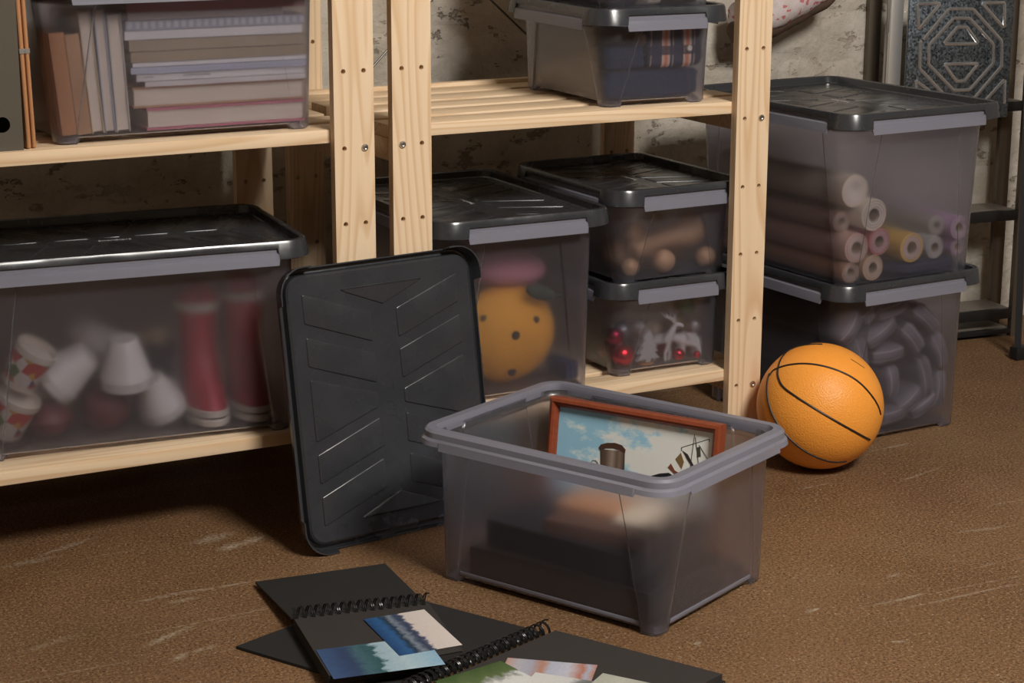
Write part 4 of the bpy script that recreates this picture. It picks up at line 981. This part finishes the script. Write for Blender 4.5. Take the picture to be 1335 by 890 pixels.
# large album below
C0, C1, S1 = onz(308, 846, 0), onz(501, 773, 0), onz(713, 829, 0); S0 = C0+(S1-C1)
dv = (S1-C1); g1 = dv.normalized()*.012; C2 = S1+dv*.98; C3 = S0+dv*.98
al = thing('photo_album', 'large open black photo album with loose prints, under the smaller album', 'photo album', (0, 0, 0))
obj('cover_board', quad_slab(bmesh.new(), [V3(C0, .005), V3(S0-g1, .005), V3(S1-g1, .005), V3(C1, .005)], .0045), M['black_card'], al, None)
obj('back_board', quad_slab(bmesh.new(), [V3(S0+g1, .004), V3(C3, .004), V3(C2, .004), V3(S1+g1, .004)], .0035), M['black_card'], al, None)
for k in range(5): obj('page', quad_slab(bmesh.new(), [V3(S0+g1*1.3, .006+k*.0018), V3(C3-g1*.4, .006+k*.0018), V3(C2-g1*.4, .006+k*.0018), V3(S1+g1*1.3, .006+k*.0018)], .0012), M['black_page'], al, None)
coil(al, V3(S0, .0137), V3(S1, .0137), .0125, 24, .0011)
# smaller album on top of it
zA = .0065
FL, FR = onz(333, 762, .004), onz(502, 738, .004); SL, SR = onz(381, 803, .026), onz(557, 784, .026); NL, NR = onz(429, 880, .028), onz(604, 847, .028)
ab = thing('photo_album', 'small open black wire-bound album showing two blue city prints', 'photo album', (0, 0, 0))
sg = ((SL-FL)*.06)
obj('cover_board', quad_slab(bmesh.new(), [V3(FL, .0052+.004), SL-sg*.6+Vector((0, 0, -.004)), SR-sg*.6+Vector((0, 0, -.004)), V3(FR, .0052+.004)], .003), M['black_card'], ab, None)
def low(p, z): return Vector((p.x, p.y, z))
ng = (NL-SL)*.045
obj('back_board', quad_slab(bmesh.new(), [low(SL+ng*.5, .0092), low(NL, .0092), low(NR, .0092), low(SR+ng*.5, .0092)], .003), M['black_card'], ab, None)
for k in range(7):
    z = .0115+k*.0022; o_ = ng*.02*random.uniform(-1, 1)
    obj('page', quad_slab(bmesh.new(), [low(SL+ng*.6+o_, z), low(NL-ng*.1+o_, z), low(NR-ng*.1+o_, z), low(SR+ng*.6+o_, z)], .0016), M['black_page'], ab, None)
obj('page', quad_slab(bmesh.new(), [low(SL+ng*.6, .0265), low(NL, .0275), low(NR, .0275), low(SR+ng*.6, .0265)], .0010), M['black_page'], ab, None)
coil(ab, low(SL, .026), low(SR, .026), .0135, 16, .0011)
def bands(name, stops, amp, sc_, w, axis=0, sky=None):
    m = mat(name, (.5, .5, .5), .35, spec=.4); t = NT(m); co = t.coord(); s = t.n('ShaderNodeSeparateXYZ', {0: co})
    n = t.noise(t.coord(scale=(sc_, sc_*1.6, 1)), 1, 5, .7)
    x = t.math('ADD', t.math('MULTIPLY', s.outputs[axis], 1/w), t.math('MULTIPLY', t.math('SUBTRACT', n, .5), amp))
    c = t.ramp(x, stops); c = t.mix(.45, c, t.mix(t.noise(t.coord(scale=(1.8, 1, 1)), 130, 5, .85), (.02, .04, .08), (.62, .63, .64)), 'OVERLAY'); t.base(c); return m
def print_photo(TL, TR, BL, z, m, label, group, border=False):
    a, b, c = onz(*TL, z), onz(*TR, z), onz(*BL, z); x = (b-a).normalized(); n = Vector((0, 0, 1)); y = n.cross(x); h = (c-a).length; w = (b-a).length
    t = thing('photo_print', label, 'photo', (0, 0, 0), (0, 0, 0), group); t.matrix_world = basis(a, x, y, n)
    bm = bmesh.new(); box(bm, (0, -h, -.0004), (w, 0, 0)); obj('print_sheet', bm, m(w), t, None)
    return t
ZP = .0283
print_photo((412, 847), (553, 829), (433, 885), ZP, lambda w: bands('print_statue', [(0, (.05, .10, .22)), (.24, (.03, .055, .13)), (.34, (.06, .14, .17)), (.47, (.03, .10, .11)), (.52, (.36, .50, .56)), (.7, (.46, .58, .62)), (1., (.30, .50, .62))], .34, 42, w), 'print of a blue riverside statue, tucked under the skyline print', 'prints in the small album')
print_photo((474, 807), (553, 794), (510, 856), ZP+.0006, lambda w: bands('print_skyline', [(0, (.015, .06, .17)), (.20, (.03, .12, .30)), (.30, (.015, .035, .06)), (.38, (.22, .26, .32)), (.50, (.03, .05, .10)), (.56, (.10, .11, .17)), (.60, (.66, .60, .56)), (1., (.70, .64, .60))], .30, 60, w), 'print of a blue river skyline below the wire binding', 'prints in the small album')
ZQ = .0142
G4 = 'loose prints on the large album'
print_photo((662, 857), (779, 866.5), (640, 900), ZQ+.0003, lambda w: bands('print_harbour', [(0, (.55, .30, .22)), (.14, (.50, .48, .52)), (.30, (.42, .42, .50)), (.42, (.50, .24, .15)), (.50, (.48, .50, .58)), (.72, (.55, .55, .60)), (.86, (.50, .20, .13)), (.92, (.46, .48, .56)), (1., (.52, .25, .18))], .16, 30, w), 'print with terracotta buildings lying furthest up the page', G4)
print_photo((653, 861), (712, 892), (588, 897), ZQ+.0010, lambda w: bands('print_garden', [(0, (.06, .11, .03)), (.36, (.12, .17, .06)), (.46, (.35, .36, .32)), (.55, (.66, .66, .64)), (1., (.68, .68, .66))], .75, 32, w, 0), 'print with green foliage and pale sky beside the wire binding', G4)
print_photo((698, 876), (790, 890), (672, 903), ZQ+.0017, lambda w: bands('print_pale', [(0, (.66, .65, .62)), (.55, (.62, .62, .60)), (.7, (.25, .25, .24)), (1., (.12, .12, .11))], .5, 18, w), 'pale grey print lying over the foliage print', G4)
print_photo((786, 877), (848, 890), (768, 905), ZQ+.0022, lambda w: bands('print_olive', [(0, (.46, .46, .38)), (.5, (.52, .52, .44)), (1., (.40, .40, .32))], .4, 20, w), 'olive cream print at the outer side of the page', G4)

# ------------------------------------------------------------------ metal rack, panel and bar behind the floor boxes
ang = .12
e1 = Vector((math.cos(ang), -math.sin(ang), 0)); e2 = Vector((math.sin(ang), math.cos(ang), 0)); RO = onz(1300, 440, 0)
def onr(u, v, off=0.): return onp(u, v, RO+e2*off, e2)
def loc_x(p): return (p-RO).dot(e1)
rk = thing('metal_rack', 'grey steel rack with black edged shelves standing by the brick wall', 'rack', RO, (0, 0, -ang))
xl, xr = loc_x(onr(1160, 60)), loc_x(onr(1333, 200))
M['alu'] = mat('brushed_aluminium', (.78, .77, .75), .4, .85); M['rack_post'] = mat('brown_grey_steel', (.16, .13, .10), .5, .6)
M['rack_shelf'] = mat('grey_painted_shelf', (.17, .15, .125), .5); 
pwid = loc_x(onr(1176, 60))-xl
RD = .11
for (x, y, m) in ((xl, 0, 'alu'), (xr, 0, 'rack_post'), (xl, RD-.016, 'rack_post'), (xr, RD-.016, 'rack_post')):
    o = obj('rack_post', bbox((0, 0, 0), (pwid, .016, 1.35), .001), M[m], rk, 30); o.location = (x, y, 0)
for v, tk in ((134, .022), (276, .024), (404, .024), (436, .012)):
    z = onr(1300, v).z if v < 436 else .02
    o = obj('rack_shelf', bbox((xl+pwid, .012, -.003), (xr, RD, 0), .0008), M['rack_shelf'], rk, 30); o.location = (0, 0, z)
    o = obj('shelf_edge', bbox((xl+pwid, 0, -tk), (xr, .012, .001), .001), M['black_metal'], rk, 30); o.location = (0, 0, z)
bm = bmesh.new(); a_, b_ = onr(1152, 60), onr(1155, -30); tube(bm, smooth_path([(xl-.012, -.002, 0.0), (xl-.012, -.002, .70), (xl-.014, -.01, .76), (xl-.010, -.002, .95)], 6), .0035, 8); obj('hook_rod', bm, M['steel'], rk)
def galv_mat():
    m = mat('galvanised_sheet', (.16, .18, .20), .4, .85); t = NT(m); v = t.n('ShaderNodeTexVoronoi', {'Vector': t.coord(), 'Scale': 260})
    n = t.n('ShaderNodeSeparateColor', {0: v.outputs['Color']}).outputs[0]; t.base(t.mix(n, (.06, .075, .09), (.20, .23, .26))); t.rough(t.ramp(n, [(0, (.3, .3, .3)), (1, (.55, .55, .55))])); return m
M['galv'] = galv_mat(); M['ridge'] = mat('rubbed_ridge_steel', (.70, .72, .74), .26, .9)
PO = onr(1250, 148, -.03); PB = onr(1300, 134).z
PL, PR_ = onr(1183, 75, -.03), onr(1318, 75, -.03)
pn = thing('embossed_sheet', 'galvanised sheet panel with embossed octagon ridges, standing on the rack', 'metal sheet')
pw = (PR_-PL).length
pn.matrix_world = basis(Vector((PL.x, PL.y, onr(1250, 156, -.03).z)), e1, e2, Vector((0, 0, 1)))
ph = onr(1250, -12, -.03).z-onr(1250, 156, -.03).z
bm = bmesh.new(); bevel_ = box(bm, (0, 0, 0), (pw, .010, ph)); bevel(bm, .002, 2); obj('sheet', bm, M['galv'], pn, 30)
pinv = pn.matrix_world.inverted()
def zz(x, y): # pixel of the detail crop (1140..1335 by 0..160, scale 5.564)
    q = pinv @ onr(1140+x/5.564, y/5.564, -.03); return Vector((q.x, -.0003, q.z))
RG = [([(345, 300), (540, 65), (715, 65), (922, 295), (922, 480), (700, 740)], False), ([(330, 300), (325, 495), (500, 680)], False),
      ([(395, 330), (575, 132), (690, 132), (862, 320), (862, 460), (690, 652), (575, 655), (392, 465)], True),
      ([(500, 320), (600, 197), (670, 197), (755, 318)], True), ([(505, 465), (755, 460), (655, 585), (595, 590)], True),
      ([(310, 30), (480, 22), (318, 218)], True), ([(780, 22), (945, 18), (940, 205)], True), ([(300, 640), (300, 585), (400, 660), (470, 745)], False), ([(940, 760), (945, 575), (790, 745)], False), ([(345, 300), (330, 310), (328, 400)], False)]
for P, cl in RG:
    bm = bmesh.new(); pts = []
    Q = [zz(*q) for q in P]
    for i in range(len(Q) if cl else len(Q)-1):
        A, B = Q[i], Q[(i+1) % len(Q)]; pts += [A.lerp(B, .04), A.lerp(B, .5), A.lerp(B, .96)]
    tube(bm, pts, .0044, 8, cl, True, .6, Vector((0, 1, 0))); obj('ridge', bm, M['ridge'], pn)
b0 = onz(1326, 468, 0); b1 = onp(1342, 60, b0+e2*.10, e2)
br = thing('black_bar', 'black metal trestle leg leaning in front of the steel rack', 'metal bar', b0)
for k, off in (('leg_bar', 0), ('leg_bar', .034)):
    bm = bmesh.new(); d = (b1-b0); 
    tube(bm, [e1*off+Vector((0, 0, .012)), d+e1*(off*1.0)], .0105, 4); obj(k, bm, M['black_metal'], br, 20)
obj('foot_cap', bbox((-.014, -.014, 0), (.050, .014, .03), .004), M['black_metal'], br)
# patterned bundle hanging from a wall hook
def pattern_mat():
    m = mat('patterned_pale_fabric', (.5, .42, .42), .9); t = NT(m); v = t.n('ShaderNodeTexVoronoi', {'Vector': t.coord(), 'Scale': 130}); h = t.n('ShaderNodeSeparateColor', {0: v.outputs['Color']}).outputs[0]
    c = t.ramp(t.noise(t.coord(), 24, 5, .7), [(.35, (.46, .40, .36)), (.55, (.58, .50, .50)), (.7, (.50, .36, .40))]); k = t.math('MULTIPLY', t.math('GREATER_THAN', h, .86), 1.)
    t.base(t.mix(t.math('MULTIPLY', k, .8), c, (.45, .05, .07))); t.bump(t.noise(t.coord(), 30, 4), .6, .006); return m
YB2 = 3.62
hb = thing('hanging_bundle', 'pale pink patterned fabric bundle with brown underside hanging by the wall', 'fabric bundle', ony(1020, 10, YB2), (0, 0, 0))
o0 = ony(1020, 10, YB2)
P = [ony(u, v, YB2)-o0 for u, v in ((960, 30), (1000, 22), (1040, 2), (1075, -14), (1092, -22))]
def lump(path, rads, sq, dz=0):
    bm = bmesh.new(); tube(bm, [p+Vector((0, 0, dz)) for p in smooth_path(path, 5)], [rads[min(i//5, len(rads)-1)]+(rads[min(i//5+1, len(rads)-1)]-rads[min(i//5, len(rads)-1)])*(i % 5)/5 for i in range(5*(len(path)-1)+1)], 18)
    for v in bm.verts: v.co += Vector((1, 0, 1))*noise.noise(v.co*30)*.005
    return bm
obj('outer_cloth', lump(P, [.035, .042, .042, .032, .012], 1, .010), pattern_mat(), hb, 60)
obj('under_cloth', lump([p+Vector((0, .01, -.022)) for p in P], [.025, .030, .028, .026, .012], 1), denim('brown_wool', (.10, .065, .048)), hb, 60)
bm = bmesh.new(); tube(bm, [P[1]+Vector((0, 0, .03)), P[2]+Vector((0, .085, .34)), P[3]+Vector((0, 0, .02))], .006, 8); obj('hanging_strap', bm, plain('strap_brown', (.10, .07, .05), .8), hb)
hk = P[2]+Vector((0, .080, .345))
bm = bmesh.new(); tube(bm, [hk+Vector((0, WY-(o0.y+hk.y)-.001, .02)), hk+Vector((0, .02, .01)), hk+Vector((0, -.012, -.002)), hk+Vector((0, -.014, .02))], .004, 8); obj('wall_hook', bm, M['steel_dark'], hb)
